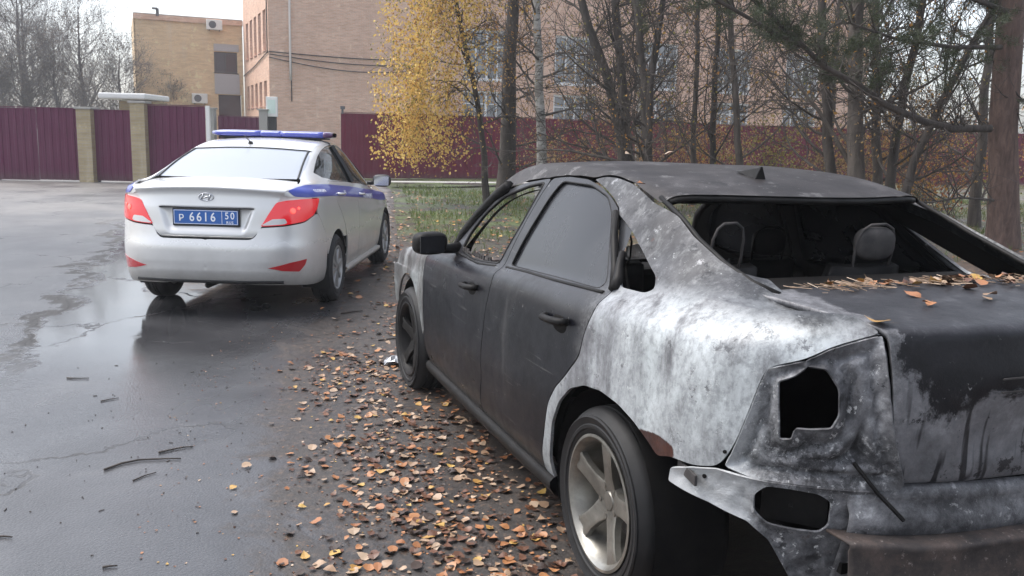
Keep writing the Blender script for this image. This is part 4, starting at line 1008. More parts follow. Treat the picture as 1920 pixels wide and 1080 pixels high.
# boot lid: deck, lip and rear face in one sheet
prof = [(-.40, 1.098), (-.48, 1.096), (-.58, 1.091), (-.68, 1.085), (-.76, 1.080), (-.82, 1.076), (-.855, 1.073), (-.878, 1.068), (-.892, 1.058), (-.898, 1.044), (-.901, 1.025), (-.906, .99), (-.912, .95), (-.915, .90),
        (-.913, .85), (-.907, .80), (-.90, .75), (-.892, .70), (-.885, .668), (-.878, .655), (-.86, .652)]
half = [.61, .592, .572, .553, .538, .525, .512, .507, .503, .501, .50, .498, .495, .49, .484, .476, .466, .452, .438, .428, .42]
lg = []
for (px, pz), h in zip(prof, half):
    row = []
    for u in np.linspace(-1, 1, 49):
        u2 = math.sin(u*math.pi/2*.98)/math.sin(math.pi/2*.98)
        y = u2*h
        d = .57*(1-(1-(abs(y)/.86)**2.4)**(1/2.4))
        k = min(1, max(0, (-.40-px)/.3))
        zz = pz-(.008*(y/.55)**2 if pz > 1.03 else 0)
        xx = px+d*k
        if pz < 1.03:      # number plate recess
            rc = max(0, min(1, (.30-abs(y))/.03))*max(0, min(1, (.875-pz)/.03))*max(0, min(1, (pz-.70)/.03))
            xx += .018*rc
            xx += .005*mnoise.noise(Vector((y*5, pz*7, 0)))
        row.append((xx, y, zz))
    lg.append(row)
lid = grid_obj('boot_lid', np.array(lg), M['lid'], WRECK)
lid['label'] = 'sooty boot lid, pale with dark runs below'
add_mod(lid, 'SUBSURF', levels=1, render_levels=1)
add_mod(lid, 'SOLIDIFY', thickness=.016, offset=-1)
for mir in (False, True):
    panel('boot_gutter', WR, [(-.28, .625, 1.150), (-.36, .52, 1.115), (-.50, .47, 1.095), (-.72, .44, 1.082), (-.82, .44, 1.06), (-.80, .56, 1.045), (-.62, .62, 1.068), (-.42, .64, 1.10)], M['bare'], WRECK, inset=.009, flange=0, gap=0, step=.03, mirror=mir)
# lid badges: letters left as pale metal marks near the right edge of view
mb = MB()
for (y, z, dy, dz) in ((.03, .975, .05, .006), (.03, .96, .04, .005), (.055, .967, .006, .022), (.10, .94, .22, .004), (.16, .905, .10, .004)):
    mb.box((-.9165+.02*abs(y)**2, y, z), (.004, dy, dz))
mb.build('badge_remains', M['ash'], WRECK)
# lamp cavities, the corner sheets below them, and the cross panel under the lid
W_TAIL = [(-.807, .505, 1.045), (-.782, .573, 1.024), (-.761, .619, 1.006), (-.733, .673, .972), (-.673, .739, .942), (-.651, .763, .84), (-.624, .784, .732), (-.600, .800, .66),
          (-.655, .752, .645), (-.74, .64, .648), (-.80, .545, .645), (-.835, .435, .645), (-.85, .43, .66), (-.856, .455, .72), (-.852, .485, .821), (-.841, .502, .929)]
W_LAMP_HOLE = [(-.695, .723, .913), (-.722, .693, .932), (-.74, .669, .96), (-.767, .634, .957), (-.789, .607, .909), (-.793, .603, .841), (-.785, .617, .805), (-.756, .658, .797), (-.732, .688, .796), (-.729, .691, .766), (-.707, .715, .762)]
W_CORNER = [(-.581, .807, .648), (-.51, .836, .629), (-.43, .858, .60), (-.423, .856, .559), (-.561, .812, .546), (-.646, .75, .521), (-.682, .705, .478), (-.708, .647, .375), (-.70, .62, .31),
            (-.74, .555, .31), (-.78, .52, .42), (-.80, .50, .52), (-.82, .485, .645), (-.80, .545, .645), (-.74, .64, .648), (-.655, .752, .645)]
W_LOW_HOLE = [(-.662, .745, .600), (-.684, .724, .632), (-.722, .68, .634), (-.762, .622, .628), (-.777, .592, .606), (-.770, .586, .540), (-.755, .603, .516), (-.72, .66, .518), (-.682, .713, .524), (-.660, .740, .552)]
def fnoise(P, k, seed=0.0):
    return np.array([mnoise.noise(Vector((p[0]*k+seed, p[1]*k-seed, p[2]*k)))+.5*mnoise.noise(Vector((p[0]*k*2.3, p[1]*k*2.3+seed, p[2]*k*2.3))) for p in P])
def cavity(P, N, D):
    sm = lambda a, b: np.clip((D-a)/(b-a), 0, 1)**2*(3-2*np.clip((D-a)/(b-a), 0, 1))
    prof = .012*sm(.002, .008)+.020*sm(.018, .024)-.016*sm(.030, .038)+.040*sm(.046, .075)
    s = sm(.05, .09)
    ledge = .020*np.exp(-((P[:, 2]-.70)/.022)**2)*s+.012*np.exp(-((P[:, 2]-.79+.2*(P[:, 1]-.65))/.010)**2)*s-.012*np.exp(-((P[:, 1]-.545)/.010)**2)*s
    return prof-ledge+s*(.010*fnoise(P, 14)+.004*fnoise(P, 45, 3.0))
def crumple(P, N, D):
    s = np.clip(D/.03, 0, 1)
    return s*(.010*fnoise(P, 13, 5.0)+.005*fnoise(P, 40, 2.0))-.005*np.exp(-(D/.010)**2)
for mir in (False, True):
    panel('lamp_cavity', WR, W_TAIL, M['tail'], WRECK, holes=[W_LAMP_HOLE], step=.011, soft=1, hsoft=1, gap=.001, disp=cavity, mirror=mir, flange=.005, label='empty tail lamp cavity with a ragged hole' if not mir else None)
    panel('corner_sheet', WR, W_CORNER, M['tail'], WRECK, holes=[W_LOW_HOLE], step=.012, soft=1, hsoft=3, gap=.001, disp=crumple, mirror=mir, flange=.006)
    s = -1 if mir else 1
    # sheet seen inside the lower hole, bracket with the bumper clip holes at the wheel opening, bent strut
    mb = MB(); mb.box((-.665, s*.615, .575), (.012, .17, .14), Matrix.Rotation(-s*.80, 3, 'Z')); mb.build('inner_wing_sheet', M['charred'], WRECK)
    mb = MB(); mb.tube([(-.80, s*.552, .715), (-.84, s*.50, .64), (-.87, s*.44, .575)], .006, 6); mb.build('lid_stay', M['charred'], WRECK)
    mb = MB(); mb.box((-.49, s*.842, .606), (.13, .008, .030), Matrix.Rotation(-s*.18, 3, 'Z')); mb.build('bumper_bracket', M['ash'], WRECK, bevel=.002)
    for (x, y, z) in ((-.773, .565, .965), (-.785, .555, .94), (-.705, .715, .70), (-.60, .80, .70), (-.775, .56, .70), (-.55, .828, .615), (-.715, .668, .58), (-.725, .66, .735), (-.69, .72, .80)):
        q = WR.locate([(x, y, z)]); p = WR.P(q[:, 0], q[:, 1])[0]; n = WR.nrm(q[:, 0], q[:, 1])[0]
        p = p*[1, s, 1]; n = Vector(n*[1, s, 1])
        mb = MB(); dd = Vector(p)-n*(.046 if .63 < z < .99 and x < -.66 else .0)
        mb.tube([dd-n*.012, dd+n*.0045], rng.uniform(.005, .008), 8); mb.build('bolt', M['soot'], WRECK)
lowp = []
for zz, dx in ((.652, -.875), (.64, -.89), (.615, -.895), (.60, -.89), (.575, -.905), (.55, -.91), (.525, -.905), (.50, -.89), (.44, -.875), (.36, -.85), (.30, -.80)):
    row = []
    for y in np.linspace(-.56, .56, 81):
        d = .57*(1-(1-(abs(y)/.86)**2.4)**(1/2.4))
        row.append((dx+d+.007*mnoise.noise(Vector((y*7, zz*16, 0)))+.004*mnoise.noise(Vector((y*21, zz*40, 3))), y, zz+.006*math.sin(y*3)))
    lowp.append(row)
o = grid_obj('rear_cross_panel', np.array(lowp), M['tail'], WRECK); add_mod(o, 'SOLIDIFY', thickness=.006, offset=-1)
# crash beam
bmx = []
for (dx, zz) in ((-.88, .528), (-.945, .530), (-.968, .529), (-.971, .524), (-.971, .515), (-.966, .505), (-.967, .46), (-.966, .40), (-.967, .345), (-.975, .335), (-.972, .325), (-.90, .32)):
    bmx.append([(dx+.30*abs(y)**2.2+.009*mnoise.noise(Vector((y*9, zz*20, 7)))+.004*mnoise.noise(Vector((y*30, zz*50, 2))), y, zz+.004*math.sin(y*13)) for y in np.linspace(-.60, .60, 81)])
o = grid_obj('crash_beam', np.array(bmx), M['rust'], WRECK); o['label'] = 'rusty crash beam left bare where the bumper was'
add_mod(o, 'SOLIDIFY', thickness=.006, offset=-1)
# floor, rear parcel shelf, boot floor, wheel tubs
mb = MB(); mb.box((1.15, 0, .24), (2.2, 1.46, .04)); mb.box((-.30, 0, .42), (.98, 1.10, .03)); mb.box((-.0, 0, .65), (.04, 1.36, .62))
mb.build('floor_pan', M['soot'], WRECK)
mb = MB(); mb.box((-.19, 0, 1.035), (.44, 1.24, .03)); mb.box((-.415, 0, 1.065), (.03, 1.10, .03)); mb.build('parcel_shelf', M['charred'], WRECK, bevel=.006)
for s in (1, -1):
    mb = MB()
    tw = []
    for a in np.linspace(-20, 200, 23):
        tw.append([(.365*math.cos(R(a)), s*y, .32+.375*math.sin(R(a))) for y in (.855, .80, .62, .60)] + [(.1*math.cos(R(a)), s*.60, .32+.1*math.sin(R(a)))])
    grid_obj('wheel_tub', np.array(tw), M['soot'], WRECK)
    tw = []
    for a in np.linspace(-20, 200, 23):
        tw.append([(2.64+.345*math.cos(R(a)), s*y, .30+.36*math.sin(R(a))) for y in (.83, .80, .62, .60)] + [(2.64+.1*math.cos(R(a)), s*.60, .30+.1*math.sin(R(a)))])
    grid_obj('wheel_tub', np.array(tw), M['soot'], WRECK)
# burnt seats: sheet backs, springs gone, bent hoops of the headrests
def burnt_seat(x, y, w, zb, hoop_mat, kind, hw=.085):
    mb = MB()
    tilt = Matrix.Rotation(-.28, 3, 'Y')
    g = []
    for i in range(9):
        zz = i/8*.52
        ww = w/2*(1-.25*(i/8)**2)
        g.append([(x-.02-.26*zz+(.03 if abs(u) > .8 else 0), y+u*ww, zb+zz) for u in (-1, -.9, -.6, -.2, .2, .6, .9, 1)])
    o = grid_obj('seat_back', np.array(g), M['charred'], WRECK); add_mod(o, 'SOLIDIFY', thickness=.05, offset=0)
    mb = MB(); top = zb+.52; xx = x-.02-.26*.52
    mb.tube([(xx, y-hw*.9, top-.04), (xx-.015, y-hw, top+.04), (xx-.025, y-hw*.98, top+.10), (xx-.03, y-hw*.8, top+.14), (xx-.03, y-hw*.4, top+.158), (xx-.03, y+hw*.4, top+.156), (xx-.03, y+hw*.8, top+.138), (xx-.025, y+hw*1.02, top+.10), (xx-.015, y+hw*1.05, top+.04), (xx, y+hw*.9, top-.04)], .005, 8)
    mb.build('headrest_hoop', hoop_mat, WRECK, smooth=True)
    if kind: blob('headrest', (xx-.015, y, top+.085), (.06, hw*2.1, .125), M['ash'] if kind == 2 else M['charred'], WRECK, 2.8)
    mb = MB(); mb.box((x+.22, y, zb-.06), (.50, w, .10)); mb.build('seat_base', M['soot'], WRECK, bevel=.02)
burnt_seat(1.05, .40, .44, .46, M['charred'], 0, .085); burnt_seat(1.05, -.40, .44, .46, M['charred'], 1, .085)
burnt_seat(.255, .370, .40, .56, M['ash'], 0, .062); burnt_seat(.255, -.272, .40, .55, M['ash'], 2, .085)
# dashboard and steering wheel
mb = MB(); mb.box((1.95, 0, .73), (.26, 1.44, .16)); mb.build('dashboard', M['soot'], WRECK, bevel=.04)
mb = MB(); mb.tube([(1.60+.07*math.cos(a)*.6, .38+.18*math.sin(a), .76+.16*math.cos(a)) for a in np.linspace(0, 2*math.pi, 25)], .012, 6); mb.build('steering_wheel', M['charred'], WRECK, smooth=True)
# remains of the small rear side window
panel('quarter_glass', WR, [(.40, 1.255), (.25, 1.206), (.225, 1.16), (.21, 1.10), (.276, 1.15)], M['soot_glass'], WRECK, inset=.012, flange=0, soft=0, step=.02, label='sooty corner left of the small rear side window', **SIDE)
mb = MB(); mb.tube([(.385, .648, 1.25), (.30, .694, 1.165), (.20, .737, 1.075), (.14, .772, 1.018)], .014, 8); mb.build('divider_bar', M['charred'], WRECK, smooth=True)
mb = MB(); mb.tube([(.105, .786, 1.015), (.12, .765, 1.05), (.17, .735, 1.09), (.19, .715, 1.13)], [.022, .018, .015, .012], 8); mb.build('melted_trim', M['charred'], WRECK, smooth=True)
# loose shards and drips of the front side window
mb = MB()
for x in np.linspace(1.26, 1.78, 16):
    h = rng.uniform(.004, .03); mb.box((x, .787, .936+h/2-.004), (rng.uniform(.015, .04), .006, h), Matrix.Rotation(rng.uniform(-.4, .4), 3, 'Y'))
mb.build('glass_shards', M['ash'], WRECK)

# wheels
def wheel(parent, x, y, z, rt, rr, w, spokes, side, rim_mat, tyre_mat, kind='alloy', flat=0.0, phase=0.0):
    e = empty('wheel', (x, y, z)); e.parent = parent
    mb = MB(); b = w/2
    prof = [(rr-.004, b-.012), (rr+.012, b-.002), (rr+.022, b+.001), (rr+.026, b+.006), (rr+.036, b+.007), (rr+.040, b+.004), ((rr+rt)/2+.008, b+.009), ((rr+rt)/2+.014, b+.012), ((rr+rt)/2+.020, b+.008), (rt-.028, b+.002), (rt-.010, b-.016), (rt-.003, b-.030), (rt-.001, b-.042), (rt-.010, b-.044), (rt-.010, b-.051), (rt, b-.053), (rt+.0005, .014), (rt-.009, .012), (rt-.009, .004), (rt+.0005, .002), (rt, -b+.085), (rt-.010, -b+.083), (rt-.010, -b+.076), (rt-.001, -b+.074), (rt-.003, -b+.030), (rt-.010, -b+.016), (rt-.028, -b), ((rr+rt)/2, -b-.006), (rr-.004, -b+.012)]
    mb.lathe([(r, q*side) for r, q in prof], 64)
    ty = mb.build('tyre', tyre_mat, e, smooth=True, angle=.6)
    if flat:
        for v in ty.data.vertices:
            if v.co.z < -rt+flat: 
                v.co.y += .25*(-rt+flat-v.co.z)*(1 if v.co.y > 0 else -1); v.co.z = -rt+flat
    mb = MB()
    prof = [(rr+.004, b-.004), (rr+.006, b+.002), (rr-.004, b+.004), (rr-.012, b-.004), (rr-.020, b-.012), (rr-.026, b-.05), (rr-.045, b-.10), (rr-.04, -b+.02), (rr-.004, -b+.006)]
    mb.lathe([(r, q*side) for r, q in prof], 64)
    mb.build('rim', rim_mat, e, smooth=True, angle=.7)
    mb = MB()
    if kind == 'alloy':
        for k in range(spokes):
            a = 2*math.pi*k/spokes+phase; ca, sa = math.cos(a), math.sin(a)
            st = []
            for r, hw, yo, th in ((.030, .040, b-.040, .03), (.062, .037, b-.036, .03), (.10, .030, b-.026, .028), (.15, .030, b-.016, .026), (.19, .036, b-.010, .026), (rr-.012, .050, b-.012, .03)):
                st.append((r, hw, yo, th))
            v = []
            for r, hw, yo, th in st:
                for (t_, q) in ((-1, -th), (-1, -.004), (-.62, 0), (.0, -.006), (.62, 0), (1, -.004), (1, -th)):
                    u = t_*hw
                    v.append((r*ca-u*sa, (yo+q)*side, r*sa+u*ca))
            f = []
            for i in range(len(st)-1):
                for j in range(6): f.append((i*7+j, i*7+j+1, (i+1)*7+j+1, (i+1)*7+j))
            mb.add(v, f)
        mb.build('spokes', rim_mat, e, smooth=True, angle=.6)
        mb = MB(); mb.lathe([(.0, (b-.040)*side), (.03, (b-.040)*side), (.036, (b-.048)*side), (.055, (b-.040)*side), (.072, (b-.042)*side), (.078, (b-.07)*side)], 32)
        for k in range(5):
            a = 2*math.pi*(k+.5)/5+phase
            c = Vector((.054*math.cos(a), (b-.039)*side, .054*math.sin(a))); mb.tube([c-Vector((0, .02*side, 0)), c+Vector((0, .003*side, 0))], .010, 6)
        mb.build('hub', rim_mat, e, smooth=True, angle=.6)
        mb = MB(); mb.lathe([(.0, (b-.13)*side), (.13, (b-.13)*side), (.14, (b-.125)*side), (.14, (b-.15)*side), (0, (b-.15)*side)], 36); mb.build('brake_disc', M['rust'], e, smooth=True, angle=.5)
    else:
        # pressed wheel cover with paddle spokes
        mb.lathe([(0, (b-.004)*side), (.035, (b-.004)*side), (.05, (b-.012)*side), (.10, (b-.020)*side), (.15, (b-.022)*side), (rr-.008, (b-.018)*side)], 48)
        for k in range(spokes):
            a = 2*math.pi*k/spokes+phase; ca, sa = math.cos(a), math.sin(a); v = []
            for r, hw, yo in ((.035, .018, b+.0), (.09, .020, b-.003), (.14, .024, b-.004), (rr-.006, .034, b-.004)):
                for t_, q in ((-1, -.02), (-.7, 0), (.7, 0), (1, -.02)):
                    u = t_*hw; v.append((r*ca-u*sa, (yo+q)*side, r*sa+u*ca))
            mb.add(v, [(i*4+j, i*4+j+1, i*4+j+5, i*4+j+4) for i in range(3) for j in range(3)])
        mb.build('wheel_cover', rim_mat, e, smooth=True, angle=.5)
    return e
wheel(WRECK, 0, .765, .318, .318, .222, .205, 5, 1, M['alloy'], M['tyre'], phase=R(97))
wheel(WRECK, 0, -.765, .318, .318, .222, .205, 5, -1, M['alloy'], M['tyre'], phase=R(60))
wheel(WRECK, 2.64, .765, .285, .318, .222, .205, 5, 1, M['charred'], M['tyre'], flat=.033, phase=R(20))
wheel(WRECK, 2.64, -.765, .285, .318, .222, .205, 5, -1, M['rust'], M['tyre'], flat=.033, phase=R(20))
for ax_ in (0, 2.64):
    mb = MB(); mb.box((ax_, 0, .30), (.10, 1.3, .08)); mb.build('axle', M['soot'], WRECK)
mb = MB(); mb.tube([(.2, -.3, .26), (-.5, -.35, .24), (-.78, -.38, .24)], .03, 8); mb.build('exhaust_pipe', M['rust'], WRECK)
# ------------------------------------------------------------------ the police saloon on the road
PS = police_shell()
POL = empty('police_car', (-2.437, 7.9643, 0), -0.023+math.pi/2, 'silver police saloon with blue stripe and blue roof light bar, brake lamps lit', 'car')
PSIDE = dict(srange=(PS.NR-1, PS.NR+PS.NX))
P_DLO = [(-.145, 1.165), (.03, 1.225), (.23, 1.295), (.42, 1.345), (.607, 1.378), (.80, 1.396), (.977, 1.400), (1.22, 1.380), (1.45, 1.315), (1.65, 1.215), (1.84, 1.09), (1.93, .995), (1.90, .958), (1.697, .966), (.818, 1.040), (.156, 1.092), (-.06, 1.122)]
SEAM_R = [(-.03, 1.06), (-.02, .98), (.06, .88), (.20, .78), (.32, .66), (.40, .54), (.44, .42), (.47, .25)]
P_REAR_DOOR = SEAM_R + [(.98, .25), (.985, .60), (.955, .90), (.955, 1.03), (.60, 1.058), (.156, 1.080), (.03, 1.09)]
P_FRONT_DOOR = [(.98, .25), (.985, .60), (.955, .90), (.955, 1.03), (1.4, .998), (1.72, .957), (2.00, .925), (2.06, .86), (2.05, .60), (2.09, .40), (2.10, .25)]
P_FENDER = [(2.10, .25), (2.09, .40), (2.05, .60), (2.06, .86), (2.00, .925), (2.10, .935), (2.6, .895), (2.95, .82), (2.95, .60), (2.90, .42)] + arch(2.57, .32, .345, 15, 180, 14)[0:13] + [(2.225, .34), (2.22, .25)]
# flank and rear pillar in one sheet, window opening left free
P_QUARTER = [(2.00, .925), (1.72, .957), (1.4, .998), (.955, 1.03), (.60, 1.058), (.156, 1.080), (.03, 1.09), (-.03, 1.06), (-.02, .98), (.06, .88), (.20, .78), (.32, .66), (.36, .56)] + arch(0, .315, .345, 38, 155, 12)[1:] + [(-.36, .52), (-.40, .66), (-.52, .78), (-.60, .83, .86), (-.527, .812, .975), (-.75, .735, .985), (-.84, .62, .995), (-.885, .575, 1.03),
             (-.88, .59, 1.06), (-.72, .66, 1.085), (-.55, .64, 1.105), (-.42, .622, 1.125), (-.368, .617, 1.140), (-.045, .577, 1.248), (.24, .540, 1.34), (.45, 1.393), (.8, 1.413), (1.18, 1.403), (1.45, 1.335), (1.68, 1.225), (1.88, 1.09), (2.0, .99)]
P_BUMPER = [(-.98, 0, .655), (-.965, .36, .655), (-.957, .395, .68), (-.945, .428, .752), (-.877, .61, .762), (-.76, .74, .786), (-.60, .83, .855), (-.52, .78), (-.40, .66), (-.36, .52)] + [(-.345, .40), (-.33, .30), (-.335, .235), (-.60, .250), (-.80, .66, .275), (-.90, .40, .300), (-.93, 0, .305)]
P_LAMP = [(-.527, .812, .972), (-.731, .735, .978), (-.84, .62, .97), (-.882, .549, .955), (-.915, .49, .86), (-.945, .432, .760), (-.877, .61, .768), (-.76, .74, .792), (-.66, .80, .84), (-.60, .83, .89)]
P_CLEAR = [(-.905, .52, .822), (-.866, .612, .826), (-.86, .63, .785), (-.88, .60, .774), (-.935, .455, .766), (-.945, .44, .775)]
P_REFL = [(-.958, .483, .428), (-.87, .65, .470), (-.751, .758, .490), (-.765, .745, .44), (-.811, .707, .385), (-.908, .596, .400)]
P_STRIPE = [(-.835, .625, 1.045), (-.724, .672, 1.068), (-.609, .702, 1.078), (-.40, .735, 1.074), (-.246, .750, 1.070), (.0, .775, 1.06), (.53, 1.018), (1.2, .963), (2.0, .898), (2.5, .84), (2.68, .785), (2.68, .735), (2.3, .765), (1.757, .822), (1.2, .868), (.587, .915), (-.116, .966), (-.40, .980), (-.549, .80, .985), (-.70, .75, .986), (-.80, .668, .998)]
for mir in (False, True):
    kw = dict(mirror=mir)
    panel('quarter_panel', PS, P_QUARTER, M['silver'], POL, holes=[P_DLO], gap=.0015, **kw)
    fd = panel('front_door', PS, P_FRONT_DOOR, M['silver'], POL, **kw, **PSIDE)
    rd = panel('rear_door', PS, P_REAR_DOOR, M['silver'], POL, **kw, **PSIDE)
    panel('fender', PS, P_FENDER, M['silver'], POL, **kw, **PSIDE)
    g = panel('side_glass', PS, P_DLO, M['dark_glass'], POL, gap=-.004, inset=.008, flange=0, **kw, **PSIDE)
    panel('stripe', PS, P_STRIPE, M['blue_decal'], POL, inset=-.0035, flange=.003, gap=0, step=.03, label='blue stripe along the flank', **kw)
    lp = panel('tail_lamp', PS, P_LAMP, M['red_lens'], POL, inset=-.006, flange=.02, step=.02, **kw)
    panel('reversing_lens', PS, P_CLEAR, M['clear_lens'], lp, inset=-.0085, flange=.004, step=.015, **kw)
    panel('reflector', PS, P_REFL, M['red_lens_dim'], POL, inset=-.003, flange=.004, step=.02, soft=1, **kw)
    s = -1 if mir else 1
    # lit bulb glow inside the lens: a small faceted reflector dish
    for (bx, by_, bz_, rr_) in ((-.835, .672, .885, .024), (-.80, .712, .905, .012)):
        q = PS.locate([(bx, by_, bz_)]); p = PS.P(q[:, 0], q[:, 1])[0]; n = PS.nrm(q[:, 0], q[:, 1])[0]
        p = Vector(p*[1, s, 1]); n = Vector(n*[1, s, 1])
        mb = MB(); mb.tube([p+n*.004, p+n*.0095, p+n*.0105], [rr_, rr_, rr_*.6], 9); mb.build('bulb', M['hot'], lp)
    panel('lamp_surround', PS, [(-.66, .70, 1.075), (-.80, .60, 1.075), (-.90, .45, 1.05), (-.92, .40, .95), (-.94, .36, .80), (-.90, .55, .78), (-.80, .70, .85), (-.62, .80, .95)], M['silver'], POL, inset=.010, flange=0, step=.03, gap=0, **kw)
    # B-pillar, door pulls, mirrors
    mb = MB()
    q = PS.locate([(.96, 1.035), (.93, 1.22), (.90, 1.39)], 'xz', **PSIDE); pp = PS.P(q[:, 0], q[:, 1])-PS.nrm(q[:, 0], q[:, 1])*.006
    mb.tube([Vector(a*[1, s, 1]) for a in pp], .034, 6); mb.build('door_pillar', M['black_plastic'], POL)
    for hx, hz in ((.19, .965), (1.16, .905)):
        b = PS.P(*[np.array([v]) for v in PS.locate([(hx, hz)], 'xz', **PSIDE)[0]])[0]
        mb = MB(); Y = b[1]
        mb.tube([(hx-.10, s*(Y+.002), hz+.008), (hx-.085, s*(Y+.028), hz+.006), (hx, s*(Y+.034), hz), (hx+.08, s*(Y+.028), hz-.005), (hx+.095, s*(Y+.002), hz-.006)], .012, 8)
        mb.build('door_handle', M['silver'], POL, smooth=True)
    mb = MB(); mb.tube([(1.80, s*.77, .985), (1.81, s*.86, .99)], .022, 8); mb.build('mirror_arm', M['black_plastic'], POL, smooth=True)
    blob('mirror_housing', (1.80, s*.935, 1.015), (.12, .20, .135), M['black_plastic'], POL, 3.0)
    mb = MB(); mb.box((1.742, s*.937, 1.015), (.006, .16, .10)); mb.build('mirror_glass', M['chrome'], POL)
    # wheel tub linings, sill
    for cx in (0, 2.57):
        tw = [[(cx+.345*math.cos(R(a)), s*y, .315+.345*math.sin(R(a))) for y in (.842, .80, .60)] for a in np.linspace(-25, 205, 21)]
        grid_obj('wheel_tub', np.array(tw), M['under'], POL)
    sg = []
    for x in np.linspace(.40, 2.18, 30):
        sg.append([(x, s*a, b_) for a, b_ in ((.80, .262), (.845, .25), (.846, .225), (.82, .19), (.72, .185))])
    grid_obj('sill', np.array(sg), M['silver'], POL, flip=not mir)
panel('bumper', PS, P_BUMPER, M['silver'], POL, both=True, step=.03, gap=.0015, disp=lambda P, N, D: .006*np.exp(-((P[:, 2]-.425)/.012)**2)*np.clip((.62-np.abs(P[:, 1]))/.1, 0, 1))
# lower black diffuser lip
lg = []
for dx, z in ((-.966, .322), (-.972, .312), (-.962, .298), (-.93, .288), (-.86, .284)):
    lg.append([(dx+.70*(1-(1-min(.999, abs(y)/.838)**3.3)**(1/3.3)), y, z-.03*max(0, abs(y)-.45)) for y in np.linspace(-.60, .60, 33)])
grid_obj('diffuser', np.array(lg), M['black_plastic'], POL, flip=True)
# boot lid
prof = [(-.44, 1.128), (-.52, 1.121), (-.62, 1.113), (-.72, 1.106), (-.80, 1.100), (-.86, 1.094), (-.90, 1.088), (-.925, 1.081), (-.938, 1.072), (-.942, 1.062), (-.938, 1.050), (-.928, 1.036), (-.926, 1.01), (-.932, .97), (-.938, .935), (-.942, .915), (-.944, .905), (-.946, .893), (-.95, .86), (-.954, .82), (-.958, .78), (-.962, .745), (-.966, .72), (-.968, .69), (-.964, .668), (-.94, .657)]
half = [.605, .622, .632, .638, .64, .638, .634, .628, .62, .612, .603, .595, .58, .560, .543, .533, .528, .520, .500, .478, .455, .432, .418, .395, .37, .352]
lg = []
for (px, pz), h in zip(prof, half):
    row = []
    for u in np.linspace(-1, 1, 61):
        y = math.sin(u*math.pi/2*.96)/math.sin(math.pi/2*.96)*h
        d = .68*(1-(1-(abs(y)/.838)**3.3)**(1/3.3))
        k = min(1, max(0, (-.44-px)/.35))
        zz = pz-(.030*(y/.62)**2 if pz > 1.03 else .03*(y/.62)**2*max(0, (pz-.9)/.13))
        xx = px+d*k
        sm = lambda a: max(0, min(1, a))**2*(3-2*max(0, min(1, a)))
        if pz < .93:
            wv = .39-(.905-pz)*.35
            xx += .030*sm((wv-abs(y))/.035)*sm((.902-pz)/.012)*sm((pz-.70)/.05)
        row.append((xx, y, zz))
    lg.append(row)
lid = grid_obj('boot_lid', np.array(lg), M['silver'], POL); add_mod(lid, 'SUBSURF', levels=1, render_levels=1); add_mod(lid, 'SOLIDIFY', thickness=.014, offset=-1)
mb = MB(); mb.box((-.925, 0, .899), (.02, .76, .010)); mb.build('lid_grip_shadow_strip', M['black_plastic'], POL).name = 'lid_grip_shadow'  # black strip standing in for the shadow line above the plate recess
# roof, glass, bonnet
xs = np.linspace(.26, 1.55, 36)
rg = cap(PS, xs, np.interp(xs, [.26, .45, .8, 1.18, 1.45, 1.55], [1.340, 1.385, 1.409, 1.399, 1.331, 1.288]))
yy = rg[:, :, 1]
w = np.clip((.60-rg[:, :, 0])/.34, 0, 1)**2; rg[:, :, 0] -= w*.07*(1-(yy/.6)**2); rg[:, :, 2] -= w*.010*(1-(yy/.6)**2)
w = np.clip((rg[:, :, 0]-1.25)/.3, 0, 1)**2; rg[:, :, 0] += w*.12*(1-(yy/.6)**2)
ro = grid_obj('roof', rg, M['silver'], POL); add_mod(ro, 'SUBSURF', levels=1, render_levels=1)
gl = []
er = rg[0]; n_ = 41
ey = er[:, 1][::-1]; ex_ = er[:, 0][::-1]; ez = er[:, 2][::-1]
for wv in np.linspace(0, 1, 12):
    row = []
    for k in range(n_):
        u = 1-2*k/(n_-1); yt = .552*u
        tp = np.array([np.interp(yt, ey, ex_), yt, np.interp(yt, ey, ez)])
        b = np.array([-.475+.085*u*u, .628*u, 1.126-.002*u*u])
        p = tp*(1-wv)+b*wv
        p[2] += .014*math.sin(math.pi*wv); p[0] -= .008*math.sin(math.pi*wv)
        row.append(p-np.array([0, 0, .006]))
    gl.append(row)
grid_obj('rear_window', np.array(gl), M['rear_glass'], POL)
rim = MB(); e0 = [g_[1] for g_ in gl]; e1 = [g_[-2] for g_ in gl]
rim.tube([Vector(p)+Vector((0, 0, .002)) for p in e0], .009, 6); rim.build('window_seal', M['black_plastic'], POL)
rim = MB(); rim.tube([Vector(p)+Vector((0, 0, .002)) for p in e1], .009, 6); rim.build('window_seal', M['black_plastic'], POL)
rim = MB(); rim.tube([Vector(p)+Vector((0, 0, .003)) for p in gl[0]], .008, 6); rim.build('window_seal', M['black_plastic'], POL)
ws = []
for wv in np.linspace(0, 1, 10):
    row = []
    for k in range(25):
        u = 1-2*k/24
        a = np.array([1.67-.12*u*u, .60*u, 1.325-.05*u*u]); b = np.array([2.25-.22*u*u, .72*u, .985])
        p = a*(1-wv)+b*wv; p[2] += .02*math.sin(math.pi*wv); row.append(p)
    ws.append(row)
grid_obj('windscreen', np.array(ws), M['dark_glass'], POL)
xs = np.linspace(2.05, 3.05, 24); bg = cap(PS, xs, np.interp(xs, [2.05, 2.6, 3.05], [.93, .885, .80]), .8); grid_obj('bonnet', bg, M['silver'], POL)
fm = []
for V_ in np.linspace(0, PS.V[-1], 14):
    S_ = np.linspace(PS.S[PS.NR+PS.NX-2], PS.S[-1], 16)
    p = PS.P(S_, np.full(16, V_)); fm.append(np.concatenate([p, p[::-1][1:]*[1, -1, 1]]))
grid_obj('front_bumper', np.array(fm), M['silver'], POL)
